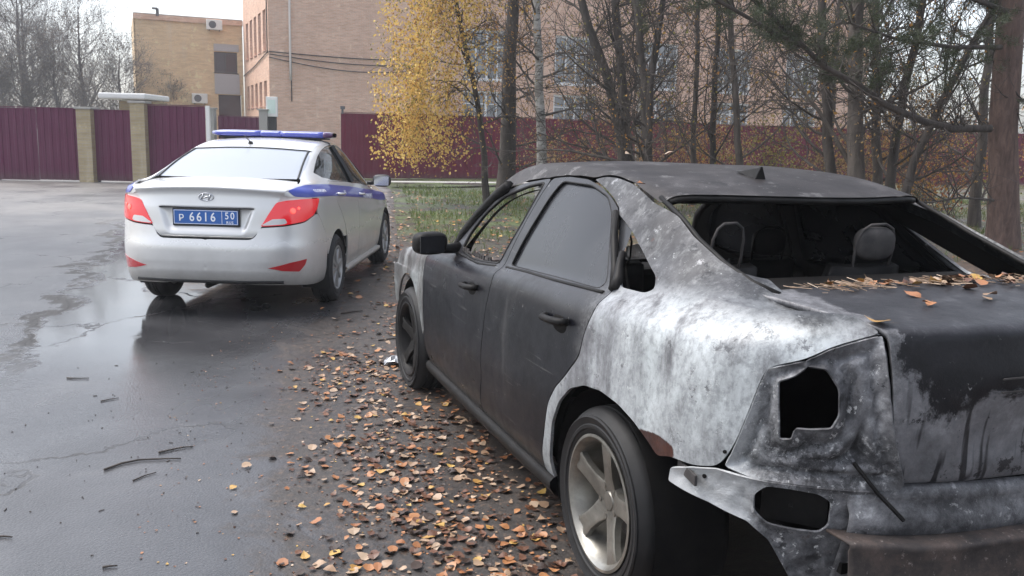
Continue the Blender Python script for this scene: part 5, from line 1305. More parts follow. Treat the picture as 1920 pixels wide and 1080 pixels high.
# underbody, cabin, exhaust
mb = MB(); mb.prism([(-.86, -.50), (-.80, -.62), (-.42, -.66), (-.40, -.55), (2.1, -.76), (2.2, -.58), (3.1, -.58), (3.1, .58), (2.2, .58), (2.1, .76), (-.40, .55), (-.42, .66), (-.80, .62), (-.86, .50)], .285, .36); mb.build('underbody', M['under'], POL)
mb = MB(); mb.box((.2, 0, .62), (.06, 1.5, .6)); mb.build('seat_bulkhead', M['under'], POL)
for (sx, sy) in ((1.05, .38), (1.05, -.38)):
    mb = MB(); mb.box((sx, sy, .75), (.14, .48, .62), Matrix.Rotation(-.22, 3, 'Y')); mb.box((sx-.08, sy, 1.16), (.09, .26, .17), Matrix.Rotation(-.15, 3, 'Y')); mb.build('front_seat', M['seat'], POL, bevel=.03)
mb = MB(); mb.box((.28, 0, .80), (.14, 1.36, .52), Matrix.Rotation(-.3, 3, 'Y')); mb.box((.17, .36, 1.10), (.08, .26, .12)); mb.box((.17, -.36, 1.10), (.08, .26, .12)); mb.build('rear_seat', M['seat'], POL, bevel=.03)
mb = MB(); mb.box((1.95, 0, .83), (.35, 1.4, .18)); mb.build('dashboard', M['under'], POL, bevel=.03)
mb = MB(); mb.box((-.15, 0, 1.03), (.6, 1.3, .02)); mb.build('parcel_shelf', M['under'], POL)
mb = MB(); mb.tube([(-.3, -.05, .27), (-.70, .02, .265), (-.88, .03, .262)], [.02, .024, .024], 10); mb.build('exhaust_pipe', M['under'], POL, smooth=True)
# number plate: blue, white characters
PLX = -.950
mb = MB(); mb.box((PLX+.012, 0, .823), (.014, .542, .138)); mb.build('plate_frame', M['black_plastic'], POL, bevel=.004)
mb = MB(); mb.box((PLX, 0, .825), (.006, .520, .114)); npl = mb.build('number_plate', M['plate_blue'], POL, bevel=.002)
RX = Matrix(((0, 0, -1, 0), (-1, 0, 0, 0), (0, 1, 0, 0), (0, 0, 0, 1)))    # text plane facing rearwards
tx = lambda b, sz, y, z, sx=1.0, sp=1.0: text_mesh('plate_character', b, sz, M['plate_white'], npl, Matrix.Translation((PLX-.0035, y, z)) @ RX, .0008, sp, sx)
tx('Р', .072, .197, .815, 1.0); 
for ch, y in zip('6616', (.112, .054, .000, -.058)): tx(ch, .100, y, .824, .86)
tx('5', .078, -.170, .838, .86); tx('0', .078, -.215, .838, .86); tx('RUS', .030, -.193, .786, 1.0, 1.15)
mb = MB()
for (cy, cz, dy, dz) in ((0, .878, .512, .0035), (0, .772, .512, .0035), (.2545, .825, .0035, .107), (-.2545, .825, .0035, .107), (-.130, .825, .0035, .107)): mb.box((PLX-.0035, cy, cz), (.002, dy, dz))
mb.build('plate_border', M['plate_white'], npl)
# maker's emblem: ring with a slanted letter form
mb = MB(); cy, cz, ex = 0.0, .985, -.935
mb.tube([(ex, cy+.058*math.cos(a), cz+.030*math.sin(a)) for a in np.linspace(0, 2*math.pi, 33)], .005, 6, cap=False)
mb.tube([(ex-.002, cy+.038, cz-.020), (ex-.004, cy+.020, cz+.024)], [.006, .004], 6); mb.tube([(ex-.002, cy-.018, cz-.024), (ex-.004, cy-.036, cz+.020)], [.004, .006], 6)
mb.tube([(ex-.002, cy+.030, cz-.005), (ex-.004, cy+.010, cz-.002), (ex-.004, cy-.010, cz+.003), (ex-.002, cy-.028, cz+.006)], .005, 6)
mb.build('emblem', M['chrome'], POL, smooth=True)
# letters on the stripe (right flank is the one in view; the left carries the same)
for s in (1, -1):
    for body, x0, z0, sz in (('ПОЛИЦИЯ', 1.50, .862, .062), ('02', .42, .965, .05), ('ПОЛИЦИЯ', -.43, 1.018, .040)):
        q = PS.locate([(x0, z0)], 'xz', **PSIDE) if x0 > -.3 else PS.locate([(x0, .785, z0)])
        p = PS.P(q[:, 0], q[:, 1])[0]*[1, s, 1]; n = Vector(PS.nrm(q[:, 0], q[:, 1])[0]*[1, s, 1])
        up = Vector((0, 0, 1)); rt = up.cross(n).normalized(); up = n.cross(rt)
        slope = -.06*(1 if rt.x > 0 else -1); rt, up = (rt+up*slope).normalized(), (up-rt*slope).normalized()
        mtx = Matrix(((rt.x, up.x, n.x, p[0]+n.x*.007), (rt.y, up.y, n.y, p[1]+n.y*.007), (rt.z, up.z, n.z, p[2]+n.z*.007), (0, 0, 0, 1)))
        text_mesh('stripe_lettering', body, sz, M['white_film'], POL, mtx, .0005, 1.15, 1.5)
# roof light bar
for y0, y1, mt in ((-.60, -.52, 'bar_red'), (-.52, -.10, 'bar_blue'), (-.10, .10, 'bar_blue'), (.10, .60, 'bar_blue')):
    ends = (y0 == -.60, y1 == .60); gdl = []
    for y in np.linspace(y0, y1, 9):
        k = 1.0
        if ends[0]: k = min(1, .55+.45*(1-((y1-y)/(y1-y0))**3))
        if ends[1]: k = min(1, .55+.45*(1-((y-y0)/(y1-y0))**8))
        gdl.append([(.98+.15*k*math.copysign(abs(math.cos(a))**.6, math.cos(a)), y, 1.492+.031*k*math.copysign(abs(math.sin(a))**.7, math.sin(a))) for a in np.linspace(0, 2*math.pi, 25)])
    o = grid_obj('light_bar_lens', np.array(gdl), M[mt], POL)
    add_mod(o, 'SOLIDIFY', thickness=.004)
mb = MB(); mb.box((.98, 0, 1.455), (.22, 1.06, .018)); mb.build('light_bar_tray', M['black_plastic'], POL, bevel=.004)
for s in (1, -1):
    mb = MB(); mb.box((.98, s*.40, 1.435), (.10, .06, .05)); mb.tube([(.93, s*.36, 1.455), (.90, s*.48, 1.437), (.88, s*.575, 1.405)], .011, 6); mb.build('light_bar_foot', M['black_plastic'], POL)
mb = MB(); mb.tube([(.34, .04, 1.395), (.33, .04, 1.418)], [.026, .018], 10); mb.tube([(.33, .04, 1.415), (.24, .065, 1.475)], [.006, .004], 6); mb.build('roof_aerial', M['black_plastic'], POL)
for (wx, wy, ph) in ((0, -.748, 12), (0, .748, 40), (2.57, -.745, 30), (2.57, .745, 5)):
    wheel(POL, wx, wy, .308, .308, .195, .185, 8, 1 if wy > 0 else -1, M['cover'], M['tyre2'], 'cover', phase=R(ph))
# ------------------------------------------------------------------ trees and shrubs
PAT = {}
class Limbs:
    """fast tube collector for branches"""
    def __init__(s): s.v = []; s.f = []; s.ends = []; s.n = 0
    def tube(s, pts, rad, n):
        pts = np.asarray(pts, float); m = len(pts)
        t = np.empty_like(pts); t[1:-1] = pts[2:]-pts[:-2]; t[0] = pts[1]-pts[0]; t[-1] = pts[-1]-pts[-2]
        t /= np.sqrt((t*t).sum(1))[:, None]+1e-9
        kx, ky, kz = .31, .9, .3
        a = np.stack([t[:, 1]*kz-t[:, 2]*ky, t[:, 2]*kx-t[:, 0]*kz, t[:, 0]*ky-t[:, 1]*kx], 1); a /= np.sqrt((a*a).sum(1))[:, None]+1e-9
        c = np.stack([t[:, 1]*a[:, 2]-t[:, 2]*a[:, 1], t[:, 2]*a[:, 0]-t[:, 0]*a[:, 2], t[:, 0]*a[:, 1]-t[:, 1]*a[:, 0]], 1)
        w = 2*math.pi*np.arange(n)/n; r = np.asarray(rad, float)[:, None, None]
        s.v.append((pts[:, None]+(a[:, None]*np.cos(w)[None, :, None]+c[:, None]*np.sin(w)[None, :, None])*r).reshape(-1, 3))
        key = (m, n)
        if key not in PAT:
            i, k = np.meshgrid(np.arange(m-1), np.arange(n), indexing='ij'); i = i.ravel(); k = k.ravel(); q = (k+1) % n
            PAT[key] = np.stack([i*n+k, i*n+q, (i+1)*n+q, (i+1)*n+k], 1)
        s.f.append(PAT[key]+s.n); s.n += m*n
    def branch(s, rd, p, d, L, r, level, maxlev, kids, up=.15, droop=0.0, wig=.22, n=5, gmin=.004, spread=(.5, 1.1)):
        m = 6 if level < maxlev else 4
        px, py, pz = p; dx, dy, dz = d; q = math.sqrt(dx*dx+dy*dy+dz*dz); dx /= q; dy /= q; dz /= q
        pts = [(px, py, pz)]; dirs = []; st = L/m
        for i in range(m):
            dx += rd.uniform(-wig, wig); dy += rd.uniform(-wig, wig); dz += rd.uniform(-wig, wig)+up*.3-droop*(i/m)
            q = math.sqrt(dx*dx+dy*dy+dz*dz); dx /= q; dy /= q; dz /= q
            px += dx*st; py += dy*st; pz += dz*st; pts.append((px, py, pz)); dirs.append((dx, dy, dz))
        rad = [max(gmin, r*(1-.75*i/m)) for i in range(m+1)]
        s.tube(pts, rad, n if level <= 1 else (4 if level == 2 else 3))
        if level >= maxlev:
            s.ends += pts[1:]; return
        for k in range(kids[level] if level < len(kids) else 3):
            i = rd.randint(1, m-1); f = rd.random(); q0, q1 = pts[i], pts[i+1]; b = tuple(u*(1-f)+w*f for u, w in zip(q0, q1))
            a = rd.uniform(*spread); w = rd.uniform(0, 2*math.pi); t = Vector(dirs[min(i, m-1)])
            e1 = t.orthogonal().normalized(); e2 = t.cross(e1)
            nd = t*math.cos(a)+(e1*math.cos(w)+e2*math.sin(w))*math.sin(a)
            s.branch(rd, b, nd, L*rd.uniform(.35, .62), rad[i]*.55, level+1, maxlev, kids, up, droop, wig*1.15, n, gmin, spread)
    def build(s, name, mat, parent): return fast_obj(name, np.concatenate(s.v), [np.concatenate(s.f)], mat, parent)
def unit(a): return a/(np.linalg.norm(a, axis=1, keepdims=True)+1e-9)
def leaf_cards(rd, points, n, size, spread, hang=.3):
    """leaf-sized bent faces scattered round points: two triangles each, folded on the midrib"""
    g = np.random.default_rng(rd.randrange(1 << 30)); P = np.asarray(points, float)
    c = P[g.integers(0, len(P), n)]+g.normal(0, spread, (n, 3)); c[:, 2] -= hang*np.abs(g.normal(0, spread, n))
    a = unit(np.stack([g.uniform(-1, 1, n), g.uniform(-1, 1, n), g.uniform(-1, .4, n)-hang], 1)); b = unit(np.cross(a, g.normal(0, 1, (n, 3)))); nn = np.cross(a, b)
    L = (size*g.uniform(.6, 1.3, n))[:, None]; w = L*.36
    V = np.stack([c, c+a*L*.45+b*w+nn*w*.35, c+a*L, c+a*L*.45-b*w+nn*w*.35], 1).reshape(-1, 3)
    j = np.arange(n)[:, None]*4
    return V, [np.concatenate([j+[0, 1, 2], j+[0, 2, 3]])]
def needles(rd, points, per, length, width):
    g = np.random.default_rng(rd.randrange(1 << 30)); P = np.repeat(np.asarray(points, float), per, 0); n = len(P)
    ax = np.repeat(unit(g.uniform(-1, 1, (len(points), 3))+[0, 0, .3]), per, 0)
    d = unit(ax*.6+g.uniform(-1, 1, (n, 3))); s = unit(np.cross(d, g.normal(0, 1, (n, 3))))*width; o = P+g.normal(0, .03, (n, 3))
    V = np.stack([o-s, o+s, o+d*(length*g.uniform(.7, 1.1, n))[:, None]], 1).reshape(-1, 3)
    return V, [np.arange(3*n).reshape(-1, 3)]
def tree(name, label, trunk, r0, mat, seed, group, kids=(10, 6, 4), maxlev=2, limb_from=.25, limb_len=1.6, leaves=None, leaf_n=0, leaf_size=.055, spread=.12, cat='tree', droop=0.0, up=.2, top_r=.35, limb_r=.35, limbs=14, branch_mat=None):
    rd = random.Random(seed); T = np.array(trunk, float)
    base = T[0].copy(); e = empty(name, tuple(base), 0, label, cat, group)
    # dense trunk path with a little wander
    L = np.r_[0, np.cumsum(np.linalg.norm(np.diff(T, axis=0), axis=1))]; q = np.linspace(0, L[-1], 16)
    path = np.stack([np.interp(q, L, T[:, i]) for i in range(3)], 1)
    for _ in range(2): path[1:-1] = .25*path[:-2]+.5*path[1:-1]+.25*path[2:]
    path[1:, :2] += np.array([[rd.gauss(0, .018), rd.gauss(0, .018)] for _ in range(15)])
    path -= base
    rad = [r0*(1+.35*math.exp(-i*1.2))*(1-(1-top_r)*i/15) for i in range(16)]
    tk = Limbs(); tk.tube(path, rad, 12); tk.build('trunk', mat, e)
    br = Limbs()
    for k in range(limbs):
        f = limb_from+(1-limb_from)*(k+rd.random())/limbs
        i = min(14, int(f*15)); fr = f*15-i; p = path[i]*(1-fr)+path[i+1]*fr
        w = rd.uniform(0, 2*math.pi); el = rd.uniform(.1, .9)
        br.branch(rd, p, (math.cos(w)*math.cos(el), math.sin(w)*math.cos(el), math.sin(el)), limb_len*rd.uniform(.6, 1.2)*(1.15-.5*f), rad[i]*limb_r, 0, maxlev, kids, up=up, droop=droop)
    br.build('branches', branch_mat or mat, e)
    if leaves and leaf_n:
        v, fc = leaf_cards(rd, br.ends, leaf_n, leaf_size, spread); fast_obj('crown', v, fc, leaves, e, smooth=False)
    return e, br
G = 'trees in front of the burgundy fence'
# weeping yellow birch left of the dark trunk
e, b = tree('birch_tree', 'birch with drooping yellow-orange leaves between police car and dark trunk', [(-.62, 20.3, 0), (-.75, 20.3, 1.6), (-1.2, 20.2, 3.6), (-1.6, 20.1, 5.5), (-1.9, 20, 8.0)], .075, M['bark_dark'], 5, G, kids=(7, 5), maxlev=2, limb_from=.20, limb_len=1.5, limbs=34, droop=.45, up=0.1, limb_r=.4, branch_mat=M['bark_dark'])
rd = random.Random(55); v, f = [], []
# hanging strands of leaves, thick in the middle and ragged at the foot
strands = []
centres = [(rd.gauss(-2.08, .50), rd.gauss(19.4, .5)) for _ in range(95)]
for k in range(620):
    cx, cy = rd.choice(centres); zt = rd.uniform(1.5, 7.4); wide = 1+.10*max(0, zt-2.5)
    x = -2.08+(cx+2.08+.16*max(0, zt-2.6))*wide+rd.gauss(0, .07); y = cy+rd.gauss(0, .07)
    if not -3.3 < x < .1: continue
    ln = rd.uniform(.4, 1.3); zb = max(zt-ln, .55+.45*abs(math.sin(cx*9))+.25*abs(x+2.1))
    n = int((zt-zb)*19)
    for j in range(n): strands.append((x+.05*math.sin(j*.7+k)+.62, y-20.3, zb+(zt-zb)*j/max(1, n)))
v, f = leaf_cards(rd, strands, 12000, .066, .09, .5); fast_obj('crown', v, f, M['leaf_yellow'], e, smooth=False)
v, f = leaf_cards(rd, strands[1::2], 3600, .06, .07, .5); fast_obj('crown_orange_leaves', v, f, M['leaf_gold'], e, smooth=False)
v, f = leaf_cards(rd, strands[::3], 3200, .055, .10, .5); fast_obj('crown_olive_leaves', v, f, M['leaf_olive'], e, smooth=False)
tree('spruce_tree', 'dark thick trunk right of the yellow birch', [(-.22, 22, 0), (-.20, 22, 2.9), (-.15, 22, 4.8), (-.1, 22, 9)], .22, M['bark_dark'], 8, G, limbs=36, limb_from=.06, limb_len=1.7, kids=(7, 5), maxlev=2, leaves=M['leaf_gold'], leaf_n=3000, spread=.14, limb_r=.14, up=-.05)
tree('birch_tree', 'slender birch with white bark at its foot, right of the dark trunk', [(.62, 20, 0), (.58, 20, .9), (.50, 20, 2.8), (.36, 20, 4.5), (.2, 20, 8)], .125, M['birch'], 9, G, limbs=22, limb_from=.2, limb_len=1.8, kids=(7, 5), leaves=M['leaf_gold'], leaf_n=1900, limb_r=.3, branch_mat=M['bark'])
TR = [
 ([(2.28, 18, 0), (2.22, 18, 1.1), (2.05, 18, 2.0), (1.63, 18, 3.1), (1.17, 18, 4.3), (.5, 18, 7)], .13, 'bark_dark', 'dark stem leaning left out of the grey clump of trunks'),
 ([(2.36, 18.3, 0), (2.33, 18.3, 1.25), (2.19, 18.3, 2.4), (1.87, 18.3, 4.3), (1.5, 18.3, 8)], .12, 'bark', 'grey trunk of the clump, second from the left'),
 ([(2.68, 17.6, 0), (2.61, 17.5, 1.3), (2.46, 17.5, 2.7), (2.2, 17.5, 4.2), (1.9, 17.5, 8)], .10, 'bark', 'grey trunk of the clump, leaning left above the roof of the burnt car'),
 ([(2.62, 17.3, 0), (2.55, 17.3, 2.1), (2.62, 17.4, 3.3), (2.75, 17.5, 4.2), (3.1, 17.5, 8)], .085, 'bark_dark', 'dark stem of the clump, leaning right'),
 ([(4.03, 20, 0), (4.0, 20, 1.1), (3.91, 20, 4.6), (3.8, 20, 9)], .07, 'bark', 'thin straight trunk above the middle of the burnt roof'),
 ([(4.22, 19, 0), (4.2, 19, 1.2), (4.14, 19, 4.5), (4.1, 19, 9)], .075, 'bark_dark', 'thin dark trunk just right of the thin straight one'),
 ([(4.36, 17, 0), (4.27, 17, 1.1), (3.9, 17, 4.2), (3.5, 17, 8)], .075, 'bark', 'thin trunk leaning left behind the roof aerial'),
 ([(5.42, 15, 0), (5.31, 15, 1.2), (5.09, 15, 2.6), (4.92, 15, 3.9), (4.6, 15, 8)], .095, 'bark_dark', 'dark trunk leaning left, crossing the big pine branch'),
 ([(5.62, 14.5, 0), (5.56, 14.5, 1.05), (5.31, 14.5, 3.8), (5.0, 14.5, 8.5)], .145, 'bark', 'thickest grey trunk left of the pine'),
 ([(6.62, 16, 0), (6.56, 16, 1.0), (6.2, 16, 4.1), (5.9, 16, 8.5)], .09, 'bark', 'slim grey trunk right behind the thickest grey one'),
 ([(6.30, 15, 0), (6.33, 15, 1.05), (6.46, 15, 2.6), (6.59, 15, 3.9), (6.9, 15, 8)], .085, 'bark_dark', 'dark trunk leaning slightly right, left of the pine'),
 ([(6.0, 14, 0), (6.19, 14, 1.1), (6.7, 14, 2.5), (7.28, 14, 3.7), (8.4, 14, 6.5)], .07, 'bark_dark', 'dark stem leaning far right behind the pine trunk'),
 ([(8.9, 17, 0), (8.8, 17, 3), (8.7, 17, 8)], .10, 'bark', 'grey trunk right of the pine near the picture edge'),
 ([(3.2, 23, 0), (3.1, 23, 4), (3.0, 23, 9)], .09, 'birch', 'pale birch trunk behind the clump of stems'),
 ([(7.4, 21, 0), (7.3, 21, 4), (7.4, 21, 9)], .10, 'bark', 'grey trunk far behind the stem that leans right'),
]
for k, (tr, r0, mt, lb) in enumerate(TR):
    lf = [(M['leaf_olive'], 600), (M['leaf_brown'], 1300), (M['leaf_gold'], 900)][k % 3]
    tree('bare_tree', lb, tr, r0, M[mt], 100+k, G, limbs=24, limb_from=.10, limb_len=1.9, kids=(7, 6), leaves=lf[0], leaf_n=lf[1], limb_r=.32, spread=.10, branch_mat=M['bark_dark'] if k % 2 else M['bark'])
# pine at the right edge with a long low branch
rd = random.Random(77)
pe = empty('pine_tree', (7.49, 13.4, 0), 0, 'pine trunk at the right edge with long dark branches reaching left', 'tree')
tk = Limbs(); path = np.array([(0, 0, -.05), (-.05, 0, .5), (-.13, 0, 1.2), (-.21, 0, 1.8), (-.26, 0, 2.8), (-.30, 0, 3.7), (-.3, 0, 6), (-.25, 0, 9)]); tk.tube(path, [.27, .225, .205, .20, .195, .185, .15, .1], 16); tk.build('trunk', M['bark_pine'], pe)
pbr = Limbs(); pts_needle = []
PB = [([(6.98, 13.2, 1.83), (6.32, 13.0, 1.81), (5.79, 12.8, 1.9), (5.19, 12.6, 2.09), (4.64, 12.4, 2.37), (4.12, 12.2, 2.57), (3.77, 12.0, 2.8), (3.3, 11.8, 2.95), (2.46, 11.4, 3.27), (1.9, 11.3, 3.6)], .062, .018),
      ([(3.77, 12.0, 2.8), (3.42, 12.0, 3.08), (3.07, 12.0, 3.38), (2.6, 12, 3.9)], .035, .012), ([(7.0, 13.2, 2.99), (6.1, 12.8, 2.93), (5.16, 12.4, 2.97), (4.4, 12.2, 3.15)], .04, .012), ([(7.15, 13.2, .78), (6.44, 12.8, .83), (5.87, 12.5, .76)], .022, .008),
      ([(7.1, 13.3, 3.5), (6.4, 12.9, 3.6), (5.5, 12.6, 3.75), (4.7, 12.4, 4.1)], .04, .012), ([(7.15, 13.4, 2.2), (7.7, 13.0, 2.3), (8.4, 12.7, 2.2)], .035, .01), ([(7.1, 13.2, 4.2), (6.2, 12.6, 4.3), (5.2, 12.2, 4.4)], .04, .012)]
for pl, ra, rb in PB:
    q = np.array(pl)-np.array((7.49, 13.4, 0)); pbr.tube(q, list(np.linspace(ra, rb, len(q))), 8)
    for i in range(len(q)-1):
        for k in range(8):
            f = rd.random(); p = q[i]*(1-f)+q[i+1]*f; d = (rd.uniform(-1, .4), rd.uniform(-1, 1), rd.uniform(-.5, .8))
            pbr.branch(rd, p, d, rd.uniform(.35, .9), .012, 0, 1, (4,), n=4, gmin=.003, up=.1)
pbr.build('branches', M['bark_dark'], pe)
for k, pnt in enumerate(pbr.ends):
    x, z = pnt[0]+7.49, pnt[2]
    dens = 1.25 if (4.0 < x < 6.6 and z > 2.35) else (.9 if z > 2.8 else .06)
    if rd.random() < dens*.36: pts_needle.append(pnt)
v, f = needles(rd, pts_needle, 36, .12, .0036); fast_obj('needles', v, f, M['needle'], pe, smooth=False)
# shrubs along the fence and under the trees
def shrub(label, x, y, h, w, leaf, n, seed, z0=.1):
    rd = random.Random(seed); e = empty('shrub', (x, y, z0), 0, label, 'shrub', 'shrubs under the trees'); br = Limbs()
    for k in range(9):
        a = rd.uniform(0, 6.28); br.branch(rd, (rd.gauss(0, w*.15), rd.gauss(0, w*.15), -.1), (math.cos(a)*.5, math.sin(a)*.5, 1), h*rd.uniform(.7, 1.15), .014, 0, 2, (6, 3), n=4, gmin=.003, up=.1)
    br.build('stems', M['bark'], e); v, f = leaf_cards(rd, br.ends, n, .06, .10); fast_obj('foliage', v, f, leaf, e, smooth=False)
for k, (x, y, h, w, lf, n, lb) in enumerate([
    (2.0, 25, 1.9, 1, 'leaf_red', 1100, 'dark red shrub left of the clump of trunks'), (3.6, 24, 2.0, 1, 'leaf_red', 1300, 'dark red shrub behind the thin straight trunks'), (5.2, 23.5, 1.7, 1, 'leaf_brown', 2000, 'brown-leaved shrub behind the roof aerial'),
    (5.4, 18.5, 1.25, .9, 'leaf_olive', 1000, 'yellow-green shrub right of the roof aerial'), (7.0, 19, 1.6, 1, 'leaf_brown', 900, 'brown shrub behind the thickest grey trunk'), (8.6, 18, 1.7, 1, 'leaf_red', 600, 'reddish shrub beside the pine trunk, left of it'),
    (7.6, 16.5, 1.2, .8, 'leaf_gold', 600, 'golden shrub low behind the pine trunk'), (9.8, 16, 1.4, .9, 'leaf_olive', 700, 'olive shrub at the right picture edge'), (.9, 26.5, 1.6, .9, 'leaf_brown', 700, 'brown shrub between the slender birch and the fence'), (10.5, 22, 2.2, 1.2, 'leaf_brown', 1000, 'tall brown shrub far right behind the pine'),
    (4.3, 21.5, 2.1, 1, 'leaf_gold', 1200, 'golden shrub right of the thin straight trunks'), (6.2, 21.5, 2.2, 1.1, 'leaf_olive', 1300, 'tall olive shrub behind the low yellow-green one'), (7.9, 21, 2.2, 1.1, 'leaf_brown', 1100, 'tall brown shrub left of the pine, near the fence'), (3.1, 21.2, 1.7, .8, 'leaf_brown', 900, 'brown shrub between the clump of trunks and the thin trunks'),
    (9.2, 20, 2.4, 1.1, 'leaf_gold', 1700, 'tall golden shrub just behind the pine trunk'), (1.5, 22.5, 1.5, .8, 'leaf_brown', 900, 'brown shrub left of the clump of trunks, before the fence'), (6.6, 17.2, 1.1, .8, 'leaf_brown', 800, 'low brown shrub among the grey trunks left of the pine'),
    (1.3, 19.3, .9, .5, 'leaf_gold', 160, 'small orange-leaved sapling left of the clump of trunks'), (12.5, 24, 2.4, 1.3, 'leaf_gold', 1000, 'golden shrub in the far right corner')]):
    shrub(lb, x, y, h, w, M[lf], n, 300+k)
# far bare trees and a spruce beyond the left fence
for k, (x, y, h, r0, lb) in enumerate([(-27.5, 50, 9.8, .20, 'tall bare grey tree at the upper left, second from the edge'), (-25.6, 53, 9.2, .18, 'bare grey tree in the middle of the far left group'), (-24.6, 48, 6.6, .14, 'lower bare grey tree of the far left group'),
        (-22.9, 52, 6.2, .15, 'rounded bare grey tree at the right end of the far group'), (-21.6, 56, 4.6, .12, 'low bare grey tree beside the brick wing'), (-30.5, 56, 10.5, .2, 'tall bare grey tree at the far left picture edge'), (-26.3, 46, 5.2, .12, 'short bare grey tree behind the plum fence')]):
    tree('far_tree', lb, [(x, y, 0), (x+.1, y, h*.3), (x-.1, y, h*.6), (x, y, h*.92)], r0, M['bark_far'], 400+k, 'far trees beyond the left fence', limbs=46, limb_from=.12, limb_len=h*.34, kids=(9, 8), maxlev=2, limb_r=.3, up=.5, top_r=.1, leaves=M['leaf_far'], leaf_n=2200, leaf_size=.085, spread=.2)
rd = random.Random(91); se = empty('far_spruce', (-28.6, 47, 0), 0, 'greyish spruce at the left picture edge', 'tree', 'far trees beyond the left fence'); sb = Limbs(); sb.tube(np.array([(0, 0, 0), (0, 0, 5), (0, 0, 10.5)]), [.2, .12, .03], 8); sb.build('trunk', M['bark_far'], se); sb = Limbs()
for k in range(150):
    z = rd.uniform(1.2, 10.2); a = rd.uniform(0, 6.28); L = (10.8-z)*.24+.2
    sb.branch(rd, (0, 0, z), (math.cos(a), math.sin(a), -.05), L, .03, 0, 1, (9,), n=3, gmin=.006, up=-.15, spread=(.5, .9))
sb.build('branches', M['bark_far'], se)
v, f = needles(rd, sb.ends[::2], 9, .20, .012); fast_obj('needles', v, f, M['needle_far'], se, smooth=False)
# ------------------------------------------------------------------ fallen leaves, grass, twigs
rd = random.Random(21)
def leaf_mesh(k):
    """one curled fallen leaf, about 5 cm long: outline with serrated sides, folded on the midrib, short stalk"""
    r = random.Random(900+k); L = .052; W = L*r.uniform(.30, .42); curl = r.uniform(-.12, .28); fold = r.uniform(0, .2); v = []; n = 7
    for i in range(n+1):
        t = i/n; w = W*math.sin(math.pi*min(1, t*1.05+.02)**.75)*(1+(.10 if i % 2 else -.06)); y = (t-.5)*L
        z = .003+curl*.018*(2*t-1)**2+.004*math.sin(t*5+k)
        v += [(-w, y, z+fold*w*.8), (0, y, z), (w, y, z+fold*w*.8)]
    f = []
    for i in range(n):
        b = 3*i; f += [(b, b+1, b+4, b+3), (b+1, b+2, b+5, b+4)]
    j = len(v); v += [(-.0008, -.5*L, .004), (.0008, -.5*L, .004), (.004, -.5*L-.018, .007)]; f.append((j, j+1, j+2))
    zmin = min(p[2] for p in v)
    return [(a, b, c-zmin+.0005) for a, b, c in v], f
LV = [leaf_mesh(k) for k in range(10)]
LM = [M['litter_a'], M['litter_b'], M['litter_c'], M['litter_d'], M['litter_e']]
clumps = [(rd.uniform(-1.3, .9), rd.uniform(2.4, 11.5), rd.uniform(.06, .24)) for _ in range(90)]
edge_x = lambda y: float(np.interp(y, [p[1] for p in EDGE], [p[0] for p in EDGE]))
def wreck_x(y):      # left sill of the burnt car
    a = 0.3597; return 1.1133-.84*math.cos(a)-(y-3.0744+.84*math.sin(a))*math.tan(a)
def density(x, y):
    e = edge_x(y)
    d = 1/(1+math.exp(-(x-e-.10)*9))
    c = sum(math.exp(-((x-cx)**2+(y-cy)**2*.5)/(2*s*s)) for cx, cy, s in clumps)+.9*math.exp(-((x-wreck_x(y)+.30)/.16)**2)*(y < 6)
    d *= .06+.66*min(1.4, c)
    if y < 7.2: d *= 1-.5*max(0, min(1, (x-wreck_x(y)+.35)/.4))
    return d
spots = []
while len(spots) < 3400:
    y = 2.3+9.2*rd.random()**1.15; x = rd.uniform(edge_x(y)-.55, wreck_x(y)+.25 if y < 6.2 else .9)
    if rd.random() < density(x, y): spots.append((x, y))
pick = lambda: rd.choices(range(5), (.20, .21, .29, .05, .25))[0]
spots.sort(key=lambda p: p[0]**2+p[1]**2)
meshes = {}
cols = ['orange', 'pale', 'brown', 'yellow', 'dark brown']
def single_leaf(x, y, z, c, k, rot, sc, label, group):
    if (k, c) not in meshes:
        o = mesh_obj('fallen_leaf', *LV[k], LM[c]); meshes[(k, c)] = o.data
    else:
        o = bpy.data.objects.new('fallen_leaf', meshes[(k, c)]); COL.objects.link(o)
    o.location = (x, y, z); o.rotation_euler = rot; o.scale = (sc, sc, sc)
    return tag(o, label, 'leaf', group)
for i, (x, y) in enumerate(spots[:226]):
    c = pick()
    single_leaf(x, y, .006+.002*(i % 3), c, rd.randrange(10), (rd.gauss(0, .12), rd.gauss(0, .12), rd.uniform(0, 6.28)), rd.uniform(.45, 1.25), 'fallen %s leaf on the wet verge left of the burnt car' % cols[c], 'fallen %s leaves beside the burnt car' % cols[c])
